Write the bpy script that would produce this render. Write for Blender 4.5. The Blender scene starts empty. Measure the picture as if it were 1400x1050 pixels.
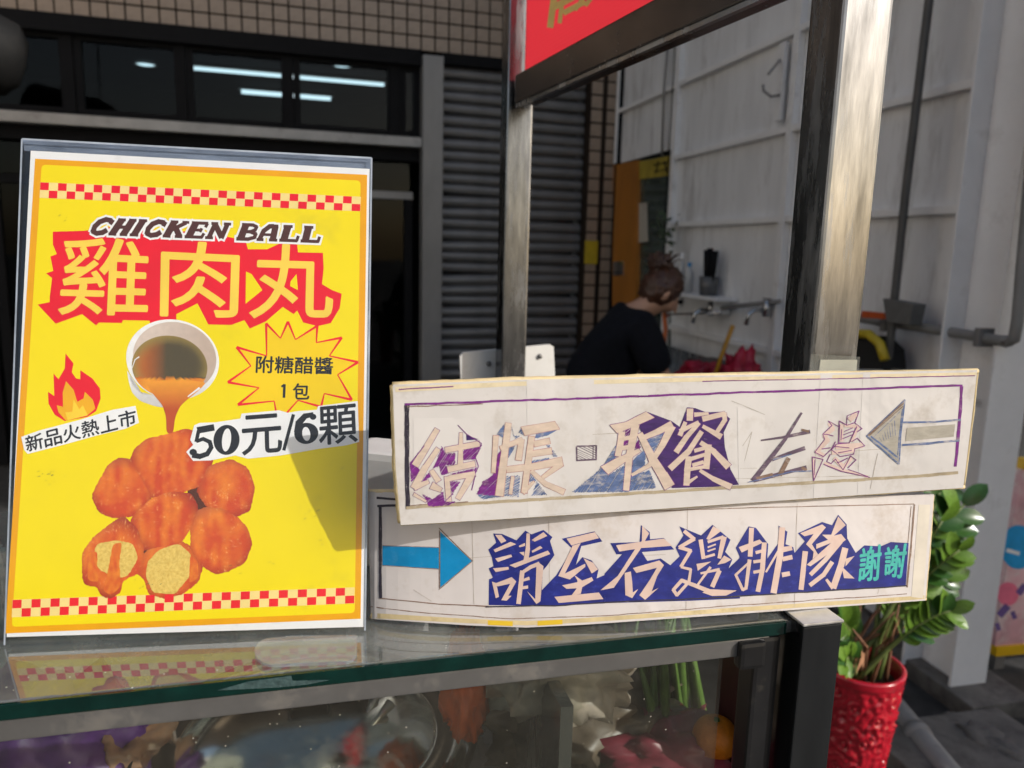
import bpy, bmesh, math, random
from mathutils import Vector, Matrix, noise
from mathutils.geometry import tessellate_polygon
R = math.radians
random.seed(7)
sc = bpy.context.scene
COL = sc.collection

# ------------------------------------------------------------------ camera
F, TH, RO, CZ = 1051.0, R(10.0), R(1.43), 1.45
_f = Vector((0, math.cos(TH), -math.sin(TH))); _r0 = Vector((1, 0, 0)); _u0 = _r0.cross(_f)
_r = _r0 * math.cos(RO) + _u0 * math.sin(RO); _u = _u0 * math.cos(RO) - _r0 * math.sin(RO)
CAM = Vector((0, 0, CZ))
cd = bpy.data.cameras.new('camera'); cam = bpy.data.objects.new('camera', cd); COL.objects.link(cam)
cam.matrix_world = Matrix(((_r.x, _u.x, -_f.x, 0), (_r.y, _u.y, -_f.y, 0), (_r.z, _u.z, -_f.z, CZ), (0, 0, 0, 1)))
cd.sensor_width = 36; cd.lens = F / 1400 * 36; cd.clip_start = 0.02; cd.clip_end = 500
cd.dof.use_dof = True; cd.dof.focus_distance = 0.56; cd.dof.aperture_fstop = 9.0
sc.camera = cam
sc.cycles.max_bounces = 7; sc.cycles.diffuse_bounces = 3; sc.cycles.glossy_bounces = 3; sc.cycles.transparent_max_bounces = 14; sc.cycles.caustics_reflective = False; sc.cycles.caustics_refractive = False

# ------------------------------------------------------------------ light
SUN_EL, SUN_AZ = R(28.5), R(119)          # azimuth from +y towards +x
sdir = Vector((math.sin(SUN_AZ) * math.cos(SUN_EL), math.cos(SUN_AZ) * math.cos(SUN_EL), math.sin(SUN_EL)))
w = bpy.data.worlds.new('World'); sc.world = w; w.use_nodes = True
nt = w.node_tree; bg = nt.nodes['Background']; bg.inputs[1].default_value = 0.15
sky = nt.nodes.new('ShaderNodeTexSky'); sky.sky_type = 'NISHITA'; sky.sun_disc = False
sky.dust_density = 2.2; sky.ozone_density = .0; sky.air_density = 1.0; sky.sun_elevation = SUN_EL; sky.sun_rotation = SUN_AZ
nt.links.new(sky.outputs[0], bg.inputs[0])
sl = bpy.data.lights.new('sun', 'SUN'); sl.energy = 3.3; sl.angle = R(0.55); sl.color = (1, .97, .93)
so = bpy.data.objects.new('sun', sl); COL.objects.link(so); so.location = (3, -2, 6)
so.rotation_euler = sdir.to_track_quat('Z', 'Y').to_euler()
sc.view_settings.view_transform = 'Standard'; sc.view_settings.look = 'None'
sc.view_settings.gamma = 1; sc.view_settings.exposure = -0.08

# ------------------------------------------------------------------ pixel -> place
def ray(px, py): return _f + _r * ((px - 700) / F) + _u * ((525 - py) / F)
def at(px, py, d): return CAM + ray(px, py) * d
def onz(px, py, z):
    d = ray(px, py); return CAM + d * ((z - CZ) / d.z)
def onpl(px, py, p0, n):
    d = ray(px, py); return CAM + d * ((p0 - CAM).dot(n) / d.dot(n))

# ------------------------------------------------------------------ materials
MATS = {}
def newmat(name):
    m = bpy.data.materials.new(name); m.use_nodes = True
    t = m.node_tree; return m, t, t.nodes['Principled BSDF'], t.nodes['Material Output']
def sc_(c, k): return (min(1, c[0] * k), min(1, c[1] * k), min(1, c[2] * k), 1)
def pm(name, col, rough=.6, var=.12, scale=30, metal=0, bump=0, bscale=120, stretch=(1, 1, 1), dirt=None, dscale=8, damt=.5, dthr=.55, spec=.5, coat=0, wr=0):
    if name in MATS: return MATS[name]
    m, t, b, o = newmat(name); N = t.nodes.new; L = t.links.new
    tc = N('ShaderNodeTexCoord'); mp = N('ShaderNodeMapping'); mp.inputs['Scale'].default_value = stretch
    L(tc.outputs['Object'], mp.inputs[0])
    n1 = N('ShaderNodeTexNoise'); n1.inputs['Scale'].default_value = scale; n1.inputs['Detail'].default_value = 4
    n1.inputs['Roughness'].default_value = .65; L(mp.outputs[0], n1.inputs[0])
    cr = N('ShaderNodeValToRGB'); cr.color_ramp.elements[0].position = .3; cr.color_ramp.elements[1].position = .7
    cr.color_ramp.elements[0].color = sc_(col, 1 - var); cr.color_ramp.elements[1].color = sc_(col, 1 + var)
    L(n1.outputs[0], cr.inputs[0]); out = cr.outputs[0]
    b.inputs['Roughness'].default_value = rough; b.inputs['Metallic'].default_value = metal
    b.inputs['Specular IOR Level'].default_value = spec; b.inputs['Coat Weight'].default_value = coat
    if dirt:
        n2 = N('ShaderNodeTexNoise'); n2.inputs['Scale'].default_value = dscale; n2.inputs['Detail'].default_value = 5
        n2.inputs['Roughness'].default_value = .75; L(mp.outputs[0], n2.inputs[0])
        r2 = N('ShaderNodeValToRGB'); r2.color_ramp.elements[0].position = dthr; r2.color_ramp.elements[1].position = min(1, dthr + .18)
        r2.color_ramp.elements[1].color = (damt,) * 3 + (1,); L(n2.outputs[0], r2.inputs[0])
        mx = N('ShaderNodeMix'); mx.data_type = 'RGBA'; L(r2.outputs[0], mx.inputs[0]); L(out, mx.inputs[6]); mx.inputs[7].default_value = tuple(dirt) + (1,)
        out = mx.outputs[2]
        if metal > 0:
            inv = N('ShaderNodeMath'); inv.operation = 'MULTIPLY_ADD'; L(r2.outputs[0], inv.inputs[0]); inv.inputs[1].default_value = -metal * .9; inv.inputs[2].default_value = metal
            L(inv.outputs[0], b.inputs['Metallic'])
            ra = N('ShaderNodeMath'); ra.operation = 'MULTIPLY_ADD'; L(r2.outputs[0], ra.inputs[0]); ra.inputs[1].default_value = .4; ra.inputs[2].default_value = rough
            L(ra.outputs[0], b.inputs['Roughness'])
    L(out, b.inputs['Base Color'])
    if wr:
        n4 = N('ShaderNodeTexNoise'); n4.inputs['Scale'].default_value = 13; n4.inputs['Detail'].default_value = 3; n4.inputs['Distortion'].default_value = .6; L(tc.outputs['Object'], n4.inputs[0])
        n5 = N('ShaderNodeTexNoise'); n5.inputs['Scale'].default_value = 60; n5.inputs['Detail'].default_value = 2; L(tc.outputs['Object'], n5.inputs[0])
        ms = N('ShaderNodeMapping'); ms.inputs['Scale'].default_value = (1, 1, .08); ms.inputs['Rotation'].default_value = (0, R(6), 0); L(tc.outputs['Object'], ms.inputs[0])
        n6 = N('ShaderNodeTexNoise'); n6.inputs['Scale'].default_value = 26; n6.inputs['Detail'].default_value = 1; L(ms.outputs[0], n6.inputs[0])
        a5 = N('ShaderNodeMath'); a5.operation = 'MULTIPLY_ADD'; L(n5.outputs[0], a5.inputs[0]); a5.inputs[1].default_value = .14; L(n4.outputs[0], a5.inputs[2])
        a4 = N('ShaderNodeMath'); a4.operation = 'MULTIPLY_ADD'; L(n6.outputs[0], a4.inputs[0]); a4.inputs[1].default_value = .5; L(a5.outputs[0], a4.inputs[2])
        b4 = N('ShaderNodeBump'); b4.inputs['Strength'].default_value = wr; b4.inputs['Distance'].default_value = .0045; L(a4.outputs[0], b4.inputs['Height']); L(b4.outputs[0], b.inputs['Normal'])
    elif bump:
        n3 = N('ShaderNodeTexNoise'); n3.inputs['Scale'].default_value = bscale; n3.inputs['Detail'].default_value = 5; L(mp.outputs[0], n3.inputs[0])
        bp = N('ShaderNodeBump'); bp.inputs['Strength'].default_value = bump; bp.inputs['Distance'].default_value = .002; L(n3.outputs[0], bp.inputs['Height']); L(bp.outputs[0], b.inputs['Normal'])
    MATS[name] = m; return m
def glassm(name, tint=(.93, .96, .95), specks=0, haze=0.0, rough=.02, hazecol=(.55, .55, .5), ior=1.5):
    m, t, b, o = newmat(name); N = t.nodes.new; L = t.links.new; t.nodes.remove(b)
    tr = N('ShaderNodeBsdfTransparent'); tr.inputs[0].default_value = tint + (1,)
    gl = N('ShaderNodeBsdfGlossy'); gl.inputs['Roughness'].default_value = rough; gl.inputs[0].default_value = (1, 1, 1, 1)
    fr = N('ShaderNodeFresnel'); fr.inputs[0].default_value = ior
    ge = N('ShaderNodeNewGeometry'); inv = N('ShaderNodeMath'); inv.operation = 'SUBTRACT'; inv.inputs[0].default_value = 1; L(ge.outputs['Backfacing'], inv.inputs[1])
    fm = N('ShaderNodeMath'); fm.operation = 'MULTIPLY'; L(fr.outputs[0], fm.inputs[0]); L(inv.outputs[0], fm.inputs[1])
    mx = N('ShaderNodeMixShader'); L(fm.outputs[0], mx.inputs[0]); L(tr.outputs[0], mx.inputs[1]); L(gl.outputs[0], mx.inputs[2])
    out = mx.outputs[0]
    if specks or haze:
        tc = N('ShaderNodeTexCoord'); df = N('ShaderNodeBsdfDiffuse'); df.inputs[0].default_value = hazecol + (1,)
        n = N('ShaderNodeTexNoise'); n.inputs['Scale'].default_value = 9; n.inputs['Detail'].default_value = 5; n.inputs['Roughness'].default_value = .75; L(tc.outputs['Object'], n.inputs[0])
        mr = N('ShaderNodeMapRange'); mr.inputs[1].default_value = .3; mr.inputs[2].default_value = .75; mr.inputs[3].default_value = haze * .3; mr.inputs[4].default_value = haze * 1.7; L(n.outputs[0], mr.inputs[0])
        fac = mr.outputs[0]
        if specks:
            v = N('ShaderNodeTexVoronoi'); v.inputs['Scale'].default_value = 170; L(tc.outputs['Object'], v.inputs[0])
            m2 = N('ShaderNodeMapRange'); m2.inputs[1].default_value = .12; m2.inputs[2].default_value = .06; m2.inputs[3].default_value = 0; m2.inputs[4].default_value = 1; L(v.outputs['Distance'], m2.inputs[0])
            sep = N('ShaderNodeSeparateColor'); L(v.outputs['Color'], sep.inputs[0])
            gt = N('ShaderNodeMath'); gt.operation = 'GREATER_THAN'; gt.inputs[1].default_value = 1 - specks; L(sep.outputs[0], gt.inputs[0])
            mu = N('ShaderNodeMath'); mu.operation = 'MULTIPLY'; L(m2.outputs[0], mu.inputs[0]); L(gt.outputs[0], mu.inputs[1])
            mxx = N('ShaderNodeMath'); mxx.operation = 'MAXIMUM'; L(mu.outputs[0], mxx.inputs[0]); L(fac, mxx.inputs[1]); fac = mxx.outputs[0]
        m3 = N('ShaderNodeMixShader'); L(fac, m3.inputs[0]); L(out, m3.inputs[1]); L(df.outputs[0], m3.inputs[2]); out = m3.outputs[0]
    L(out, o.inputs[0]); MATS[name] = m; return m
def emis(name, col, s):
    m, t, b, o = newmat(name); e = t.nodes.new('ShaderNodeEmission'); e.inputs[0].default_value = col + (1,); e.inputs[1].default_value = s
    t.links.new(e.outputs[0], o.inputs[0]); return m
def vcol(name, rough=.45, var=.15, scale=160):
    m, t, b, o = newmat(name); N = t.nodes.new; L = t.links.new
    a = N('ShaderNodeAttribute'); a.attribute_name = 'Col'
    n = N('ShaderNodeTexNoise'); n.inputs['Scale'].default_value = scale; n.inputs['Detail'].default_value = 6
    tc = N('ShaderNodeTexCoord'); L(tc.outputs['Object'], n.inputs[0])
    mr = N('ShaderNodeMapRange'); mr.inputs[1].default_value = .25; mr.inputs[2].default_value = .75; mr.inputs[3].default_value = 1 - var; mr.inputs[4].default_value = 1 + var; L(n.outputs[0], mr.inputs[0])
    mx = N('ShaderNodeMix'); mx.data_type = 'RGBA'; mx.blend_type = 'MULTIPLY'; mx.inputs[0].default_value = 1; L(a.outputs[0], mx.inputs[6]); L(mr.outputs[0], mx.inputs[7])
    L(mx.outputs[2], b.inputs['Base Color']); b.inputs['Roughness'].default_value = rough; MATS[name] = m; return m

# ------------------------------------------------------------------ objects
def tag(o, label, cat, group=None, kind=None):
    o['label'] = label; o['category'] = cat
    if group: o['group'] = group
    if kind: o['kind'] = kind
    return o
def thing(name, label, cat, loc, group=None):
    o = bpy.data.objects.new(name, None); o.empty_display_size = .05; o.location = loc; COL.objects.link(o)
    return tag(o, label, cat, group)
def wloc(o):
    v = Vector(o.location)
    while o.parent: o = o.parent; v += Vector(o.location)
    return v
def link(name, me, mat=None, parent=None, loc=None):
    if mat is not None and len(me.materials) == 0: me.materials.append(mat)
    o = bpy.data.objects.new(name, me); COL.objects.link(o)
    if parent is not None:
        o.parent = parent
        if loc is None: loc = Vector((0, 0, 0))
        o.location = Vector(loc) - wloc(parent)
    elif loc is not None: o.location = loc
    return o
def fin(name, bm, mat, parent=None, smooth=False, loc=None, label=None):
    """world-space bmesh -> object; with a parent its origin is moved onto the parent's"""
    if smooth:
        for f in bm.faces: f.smooth = True
    base = wloc(parent) if parent is not None else (Vector(loc) if loc is not None else Vector((0, 0, 0)))
    bmesh.ops.translate(bm, verts=bm.verts[:], vec=-base)
    me = bpy.data.meshes.new(name); bm.to_mesh(me); bm.free()
    o = link(name, me, mat, parent, base if parent is not None else base)
    if label: o['label'] = label
    return o
def box(bm, c, size, ax=None, bevel=0):
    """box centred at c, ax = three axis vectors"""
    ax = ax or (Vector((1, 0, 0)), Vector((0, 1, 0)), Vector((0, 0, 1)))
    g = bmesh.ops.create_cube(bm, size=1)['verts']
    if bevel:
        for v in g: v.co = Vector((v.co.x * size[0], v.co.y * size[1], v.co.z * size[2]))
        es = list({e for v in g for e in v.link_edges})
        r = bmesh.ops.bevel(bm, geom=es, offset=bevel, segments=2, affect='EDGES', profile=.7)
        vs = list({v for f in r['faces'] for v in f.verts} | {v for v in g if v.is_valid})
        for v in vs: v.co = Vector(c) + ax[0] * v.co.x + ax[1] * v.co.y + ax[2] * v.co.z
    else:
        for v in g: v.co = Vector(c) + ax[0] * v.co.x * size[0] + ax[1] * v.co.y * size[1] + ax[2] * v.co.z * size[2]
def bx(name, c, size, mat, parent=None, ax=None, bevel=0, label=None):
    bm = bmesh.new(); box(bm, c, size, ax, bevel); return fin(name, bm, mat, parent, label=label)
def tube(bm, pts, rad, seg=10, cap=True):
    pts = [Vector(p) for p in pts]; n = len(pts)
    rads = rad if isinstance(rad, (list, tuple)) else [rad] * n
    rings = []; up = None
    for i, p in enumerate(pts):
        d = (pts[min(i + 1, n - 1)] - pts[max(i - 1, 0)]).normalized()
        if up is None: up = d.orthogonal().normalized()
        up = (up - d * up.dot(d)).normalized(); s = d.cross(up)
        rings.append([bm.verts.new(p + (up * math.cos(a) + s * math.sin(a)) * rads[i]) for a in [2 * math.pi * k / seg for k in range(seg)]])
    for a, b in zip(rings, rings[1:]):
        for k in range(seg): bm.faces.new((a[k], a[(k + 1) % seg], b[(k + 1) % seg], b[k]))
    if cap:
        bm.faces.new(rings[0][::-1]); bm.faces.new(rings[-1])
def tb(name, pts, rad, mat, parent=None, seg=10, label=None):
    bm = bmesh.new(); tube(bm, pts, rad, seg); return fin(name, bm, mat, parent, smooth=True, label=label)
def lathe(bm, c, prof, seg=48, ax=None, disp=None):
    ax = ax or (Vector((1, 0, 0)), Vector((0, 1, 0)), Vector((0, 0, 1)))
    rings = []
    for (r, z) in prof:
        ring = []
        for k in range(seg):
            a = 2 * math.pi * k / seg; rr = r + (disp(a, z, r) if disp else 0)
            ring.append(bm.verts.new(Vector(c) + ax[0] * rr * math.cos(a) + ax[1] * rr * math.sin(a) + ax[2] * z))
        rings.append(ring)
    for a, b in zip(rings, rings[1:]):
        for k in range(seg): bm.faces.new((a[k], a[(k + 1) % seg], b[(k + 1) % seg], b[k]))
    return rings
def prism(bm, pts, back):
    """solid from a planar outline and a vector to its back face"""
    f = [bm.verts.new(p) for p in pts]; b = [bm.verts.new(Vector(p) + back) for p in pts]; n = len(pts)
    bm.faces.new(f); bm.faces.new(b[::-1])
    for i in range(n): bm.faces.new((f[(i + 1) % n], f[i], b[i], b[(i + 1) % n]))
def strip_mesh(bm, path, wdt, back): pass

# ------------------------------------------------------------------ flat print on a sheet
class Sheet:
    """a printed surface: photo pixel -> point on the sheet, print layers lie a fraction of a millimetre proud"""
    def __init__(s, p0, n, bow=None, u=None):
        s.p0, s.n, s.bow, s.u, s.k, s.root = Vector(p0), Vector(n).normalized(), bow, u, 0, None
    def pt(s, px, py, lift=0):
        if not s.bow: return onpl(px, py, s.p0 + s.n * lift, s.n)
        h = 0
        for _ in range(7):
            p = onpl(px, py, s.p0 + s.n * (h + lift), s.n); h = s.bow((p - s.p0).dot(s.u))
        return p
    def nxt(s): s.k = (s.k + 1) % 24; return s.k * 1.2e-6
def sub2d(bm, step):
    xs = [v.co.x for v in bm.verts]
    if not xs: return
    x = math.floor(min(xs) / step) * step + step
    while x < max(xs):
        bmesh.ops.bisect_plane(bm, geom=bm.verts[:] + bm.edges[:] + bm.faces[:], plane_co=(x, 0, 0), plane_no=(1, 0, 0), dist=1e-5); x += step
class Print:
    """collects flat shapes in photo pixels, then lays them on a sheet as one printed part"""
    def __init__(s, sheet, layer): s.sh, s.layer, s.bm = sheet, layer, bmesh.new()
    def poly(s, pts):
        pts = [Vector((p[0], p[1], 0)) for p in pts]; z = s.sh.nxt()
        vs = [s.bm.verts.new((p.x, p.y, z)) for p in pts]
        for t in tessellate_polygon([pts]):
            try: s.bm.faces.new([vs[i] for i in t])
            except ValueError: pass
        return s
    def stroke(s, pts, wd, taper=(1, 1), jitter=0):
        """brush stroke along a polyline; taper = width factors at both ends"""
        pts = [Vector((p[0], p[1])) for p in pts]; n = len(pts)
        L = [0]
        for a, b in zip(pts, pts[1:]): L.append(L[-1] + (b - a).length)
        for i in range(n - 1):
            a, b = pts[i], pts[i + 1]; d = (b - a)
            if d.length < 1e-6: continue
            d.normalize(); q = Vector((-d.y, d.x))
            wa = wd * (taper[0] + (taper[1] - taper[0]) * L[i] / L[-1]) / 2; wb = wd * (taper[0] + (taper[1] - taper[0]) * L[i + 1] / L[-1]) / 2
            ea = a - d * (wa * .45 if i else 0); eb = b + d * (wb * .45 if i < n - 2 else 0)
            j = lambda: random.uniform(-jitter, jitter)
            s.poly([ea + q * (wa + j()), eb + q * (wb + j()), eb - q * (wb + j()), ea - q * (wa + j())])
        return s
    def line(s, pts, wd, jit=.5, closed=False):
        """hand-drawn line that wobbles"""
        if closed: pts = list(pts) + [pts[0]]
        q = []
        for a, b in zip(pts, pts[1:]):
            a, b = Vector(a), Vector(b); m = max(1, int((b - a).length / 14))
            for k in range(m): q.append(a.lerp(b, k / m) + Vector((random.uniform(-jit, jit), random.uniform(-jit, jit))) * .5)
        q.append(Vector(pts[-1])); return s.stroke(q, wd, jitter=jit * .3)
    def ellipse(s, c, rx, ry, rot=0, n=40, a0=0, a1=2 * math.pi):
        return s.poly(ell(c, rx, ry, rot, n, a0, a1))
    def text(s, body, TL, TR, BR, BL, bold=0.0):
        cu = bpy.data.curves.new('lettering', 'FONT'); cu.body = body; cu.resolution_u = 4
        o = bpy.data.objects.new('lettering', cu); COL.objects.link(o)
        me = bpy.data.meshes.new_from_object(o.evaluated_get(bpy.context.evaluated_depsgraph_get()))
        bpy.data.objects.remove(o); bpy.data.curves.remove(cu)
        xs = [v.co.x for v in me.vertices]; ys = [v.co.y for v in me.vertices]; x0, x1, y0, y1 = min(xs), max(xs), min(ys), max(ys)
        TL, TR, BR, BL = map(Vector, (TL, TR, BR, BL))
        sh = [(0, 0)] if not bold else [(0, 0), (bold, 0), (-bold, 0), (0, bold), (0, -bold)]
        for dx, dy in sh:
            z = s.sh.nxt(); m = []
            for v in me.vertices:
                a = (v.co.x - x0) / (x1 - x0); b = (v.co.y - y0) / (y1 - y0)
                p = (BL.lerp(BR, a)).lerp(TL.lerp(TR, a), b); m.append(s.bm.verts.new((p.x + dx, p.y + dy, z)))
            for pl in me.polygons:
                try: s.bm.faces.new([m[i] for i in pl.vertices])
                except ValueError: pass
        bpy.data.meshes.remove(me); return s
    def done(s, name, mat, parent, cols=None, label=None):
        bm = s.bm
        if s.sh.bow: sub2d(bm, 13)
        cl = bm.verts.layers.float_color.new('Col') if cols else None
        for v in bm.verts:
            if cols: v[cl] = tuple(cols(v.co.x, v.co.y)) + (1,)
        base = .00007 + s.layer * .000034
        for v in bm.verts: v.co = s.sh.pt(v.co.x, v.co.y, base + v.co.z)
        for f in bm.faces:
            f.normal_update()
            if f.normal.dot(s.sh.n) < 0: f.normal_flip()
        return fin(name, bm, mat, parent, label=label)
def ell(c, rx, ry, rot=0, n=40, a0=0, a1=2 * math.pi):
    cr, sr = math.cos(R(rot)), math.sin(R(rot)); out = []
    full = abs(a1 - a0 - 2 * math.pi) < 1e-6
    for k in range(n if full else n + 1):
        a = a0 + (a1 - a0) * k / n; x, y = rx * math.cos(a), ry * math.sin(a)
        out.append((c[0] + x * cr - y * sr, c[1] + x * sr + y * cr))
    return out
def rings(pr, poly, fs=(1, .93, .82, .65, .45, .2), wob=0):
    """fill an outline with nested rings so that a printed picture can shade from rim to middle; returns t per vertex"""
    n = len(poly); P = []
    for i in range(n):
        a, b = Vector(poly[i]), Vector(poly[(i + 1) % n]); m = max(1, int((b - a).length / 1.6))
        for k in range(m): P.append(a.lerp(b, k / m))
    for _ in range(9): P = [(P[i - 1] + P[i] * 2 + P[(i + 1) % len(P)]) / 4 for i in range(len(P))]
    if wob: P = [p + Vector((noise.noise(Vector((p.x * .35, p.y * .35, 3))), noise.noise(Vector((p.x * .35, p.y * .35, 9))))) * wob for p in P]
    c = sum(P, Vector((0, 0))) / len(P); z = pr.sh.nxt(); rs = []
    for f in fs: rs.append([pr.bm.verts.new((c.x + (p.x - c.x) * f, c.y + (p.y - c.y) * f, z)) for p in P])
    for a, b in zip(rs, rs[1:]):
        for k in range(len(P)): pr.bm.faces.new((a[k], a[(k + 1) % len(P)], b[(k + 1) % len(P)], b[k]))
    pr.bm.faces.new(rs[-1]); return c, P
def X(x0, y0, s):
    return lambda pts: [(x0 + p[0] / s, y0 + p[1] / s) for p in pts]

# ================================================================== SETTING
Z3 = Vector((0, 0, 1))
def struct(o): o['kind'] = 'structure'; return o
m_asph = pm('asphalt', (.042, .040, .037), .85, .35, 14, bump=.6, bscale=180, dirt=(.14, .13, .12), dscale=5, damt=.6)
m_conc = pm('concrete', (.15, .14, .125), .85, .25, 9, bump=.5, bscale=90, dirt=(.05, .045, .04), dscale=4, damt=.8, dthr=.48)
m_white = pm('white_steel_paint', (.79, .80, .81), .42, .09, 5, stretch=(1, 1, .22), dirt=(.30, .28, .26), dscale=6, damt=.55, dthr=.52)
m_whiter = pm('white_rib_paint', (.83, .83, .83), .42, .06, 5, dirt=(.45, .43, .40), dscale=5, damt=.5)
m_tile = pm('beige_tile', (.35, .265, .195), .35, .22, 2.2, dirt=(.12, .09, .07), dscale=3, damt=.6, dthr=.5)
m_grout = pm('dark_grout', (.03, .022, .017), .9, .2, 20, spec=.1)
m_black = pm('black_frame', (.006, .006, .007), .6, .2, 10, spec=.12)
m_greysteel = pm('grey_jamb_steel', (.24, .235, .23), .45, .15, 4, metal=.3, stretch=(1, 1, .3))
m_slat = pm('shutter_steel', (.21, .205, .20), .42, .18, 6, metal=.45, dirt=(.06, .05, .045), dscale=6, damt=.6)
m_sill = pm('painted_sill', (.42, .41, .39), .6, .15, 8, dirt=(.15, .13, .11), dscale=7)
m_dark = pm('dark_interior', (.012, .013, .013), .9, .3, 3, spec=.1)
m_pane = glassm('window_pane', (.66, .72, .73), ior=1.25)
m_pvc = pm('grey_pvc', (.22, .22, .215), .5, .12, 8, dirt=(.08, .07, .06), dscale=7)

bm = bmesh.new()
g = [bm.verts.new(p) for p in ((-60, -60, 0), (60, -60, 0), (60, 60, 0), (-60, 60, 0))]; bm.faces.new(g)
struct(fin('ground', bm, m_asph))

# ---- white steel partition wall on the right
W0 = onz(1325, 962, 0); WD = Vector((-.232, .973, 0)).normalized(); WN = Vector((-WD.y, WD.x, 0))
if WN.x > 0: WN = -WN
WAX = (WD, WN, Z3)
def wp(px, py): return onpl(px, py, W0, WN)
def wz(px, py): return wp(px, py).z
def wt(px, py): return (wp(px, py) - W0).dot(WD)
wall = thing('partition_wall', 'tall white steel panel wall with welded ribs behind the stall', 'wall', W0)
WL = wt(842, 300) + .05
ribs = sorted([0.06, wt(1383, 200) if wt(1383, 200) > .1 else .35, wt(1088, 150), wt(926, 200), WL - .04])
ribs = [r for i, r in enumerate(ribs) if i == 0 or r - ribs[i - 1] > .12]
WH = 6.4
for a, b in zip(ribs, ribs[1:]):
    if b > WL - .3:   # the doorway bay: sheet only above the door
        zb = wz(880, 214); bx('panel', W0 + WD * ((a + b) / 2) + Z3 * ((zb + WH) / 2) - WN * .012, (b - a - .004, .012, WH - zb), m_white, wall, WAX)
    else:
        bx('panel', W0 + WD * ((a + b) / 2) + Z3 * (WH / 2 + .04) - WN * .012, (b - a - .004, .012, WH - .08), m_white, wall, WAX)
for i, r_ in enumerate(ribs[1:]):
    zb = wz(880, 214) if r_ > WL - .3 else .03
    bx('rib', W0 + WD * r_ + Z3 * ((zb + WH) / 2) + WN * .012, (.045, .034, WH - zb), m_whiter, wall, WAX, .003)
zl = [wz(990, 304), wz(997, 198), wz(950, 107)]
zl += [zl[2] + (zl[2] - zl[1]), zl[2] + 2 * (zl[2] - zl[1]), zl[2] + 3.2 * (zl[2] - zl[1]), zl[0] - (zl[1] - zl[0]) * 1.55]
for z in zl:
    for a, b in zip(ribs, ribs[1:]):
        if b > WL - .3 and z < wz(880, 214): continue
        bx('rail', W0 + WD * ((a + b) / 2) + Z3 * z + WN * .010, (b - a - .047, .030, .028), m_whiter, wall, WAX, .002)
bx('sun_block_sheet', W0 + WD * (WL / 2 + .62) + Z3 * (WH / 2) - WN * .05, (WL + 1.0, .01, WH), m_white, wall, WAX)  # unseen sheet added behind the panels to stop sun leaking through
# end column of the wall, an H section
col = thing('steel_column', 'white painted steel H column at the near end of the wall', 'column', W0)
bx('flange', W0 + WD * .02 + Z3 * (WH / 2 + .02) + WN * .0, (.012, .14, WH - .04), m_whiter, col, WAX, .002)
bx('flange', W0 + WD * .20 + Z3 * (WH / 2 + .02) + WN * .05, (.012, .10, WH - .04), m_whiter, col, WAX, .002)
bx('web', W0 + WD * .11 + Z3 * (WH / 2 + .02) + WN * .02, (.166, .010, WH - .04), m_whiter, col, WAX)
bx('gusset', W0 + WD * .11 + Z3 * .62 + WN * .055, (.164, .055, .012), m_whiter, col, WAX)
pl = bx('plinth', W0 + WD * (WL / 2) + Z3 * .01 - WN * .03, (WL + .2, .24, .10), m_conc, None, WAX, .008); struct(pl)
pl.name = 'kerb'
sb = bmesh.new(); box(sb, W0 - WD * .75 + WN * .25 + Z3 * .02, (1.3, .5, .07), WAX, .012); o = struct(fin('pavement', sb, m_conc))

# ---- shop building: facade across the back
K = wp(838, 300); K.z = 0; K = K + WD * .04
FD = Vector((-math.cos(R(17.5)), -math.sin(R(17.5)), 0)); FN = Vector((FD.y, -FD.x, 0))
if FN.y > 0: FN = -FN
FAX = (FD, FN, Z3)
def fp(px, py, out=0): return onpl(px, py, K + FN * out, FN)
def ft(px, py, out=0): return (fp(px, py, out) - K).dot(FD)
def fz(px, py, out=0): return fp(px, py, out).z
def fq(t, z, out=0): return K + FD * t + Z3 * z + FN * out
shop = thing('shop_building', 'dark shop front with beige tiled wall, window band and roller shutter', 'building', K)
zt = fz(350, 46)                       # lower edge of the tiled band
tj0, tj1 = ft(602, 300), ft(575, 300)  # grey jamb
ts0 = ft(797, 300)                     # shutter right end
zs = fz(300, 178); TEND = 6.6
# tiled upper wall
bx('wall', fq(TEND / 2 + .2, (zt + 6.5) / 2, -.12), (TEND + .6, .2, 6.5 - zt), m_grout, shop, FAX)
tp = .094
tm = bmesh.new(); box(tm, (0, 0, 0), (tp - .011, .008, tp - .011), FAX, .0016)
tme = bpy.data.meshes.new('tile'); tm.to_mesh(tme); tm.free(); tme.materials.append(m_tile)
rest = bmesh.new(); cnt = 0
for r_ in range(7):
    for c in range(54):
        t = .30 + (c + .5) * tp; z = zt + (r_ + .5) * tp
        p = fq(t, z, -.018); q = p - CAM; dep = q.dot(_f); px, py = 700 + F * q.dot(_r) / dep, 525 - F * q.dot(_u) / dep
        if -40 < px < 760 and -12 < py: link('tile', tme, None, shop, p + FN * random.uniform(-.0008, .0008)); cnt += 1
        elif c < 66: box(rest, p, (tp - .011, .008, tp - .011), FAX)
o = fin('tile_field', rest, m_tile, shop); o['kind'] = 'stuff'
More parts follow.
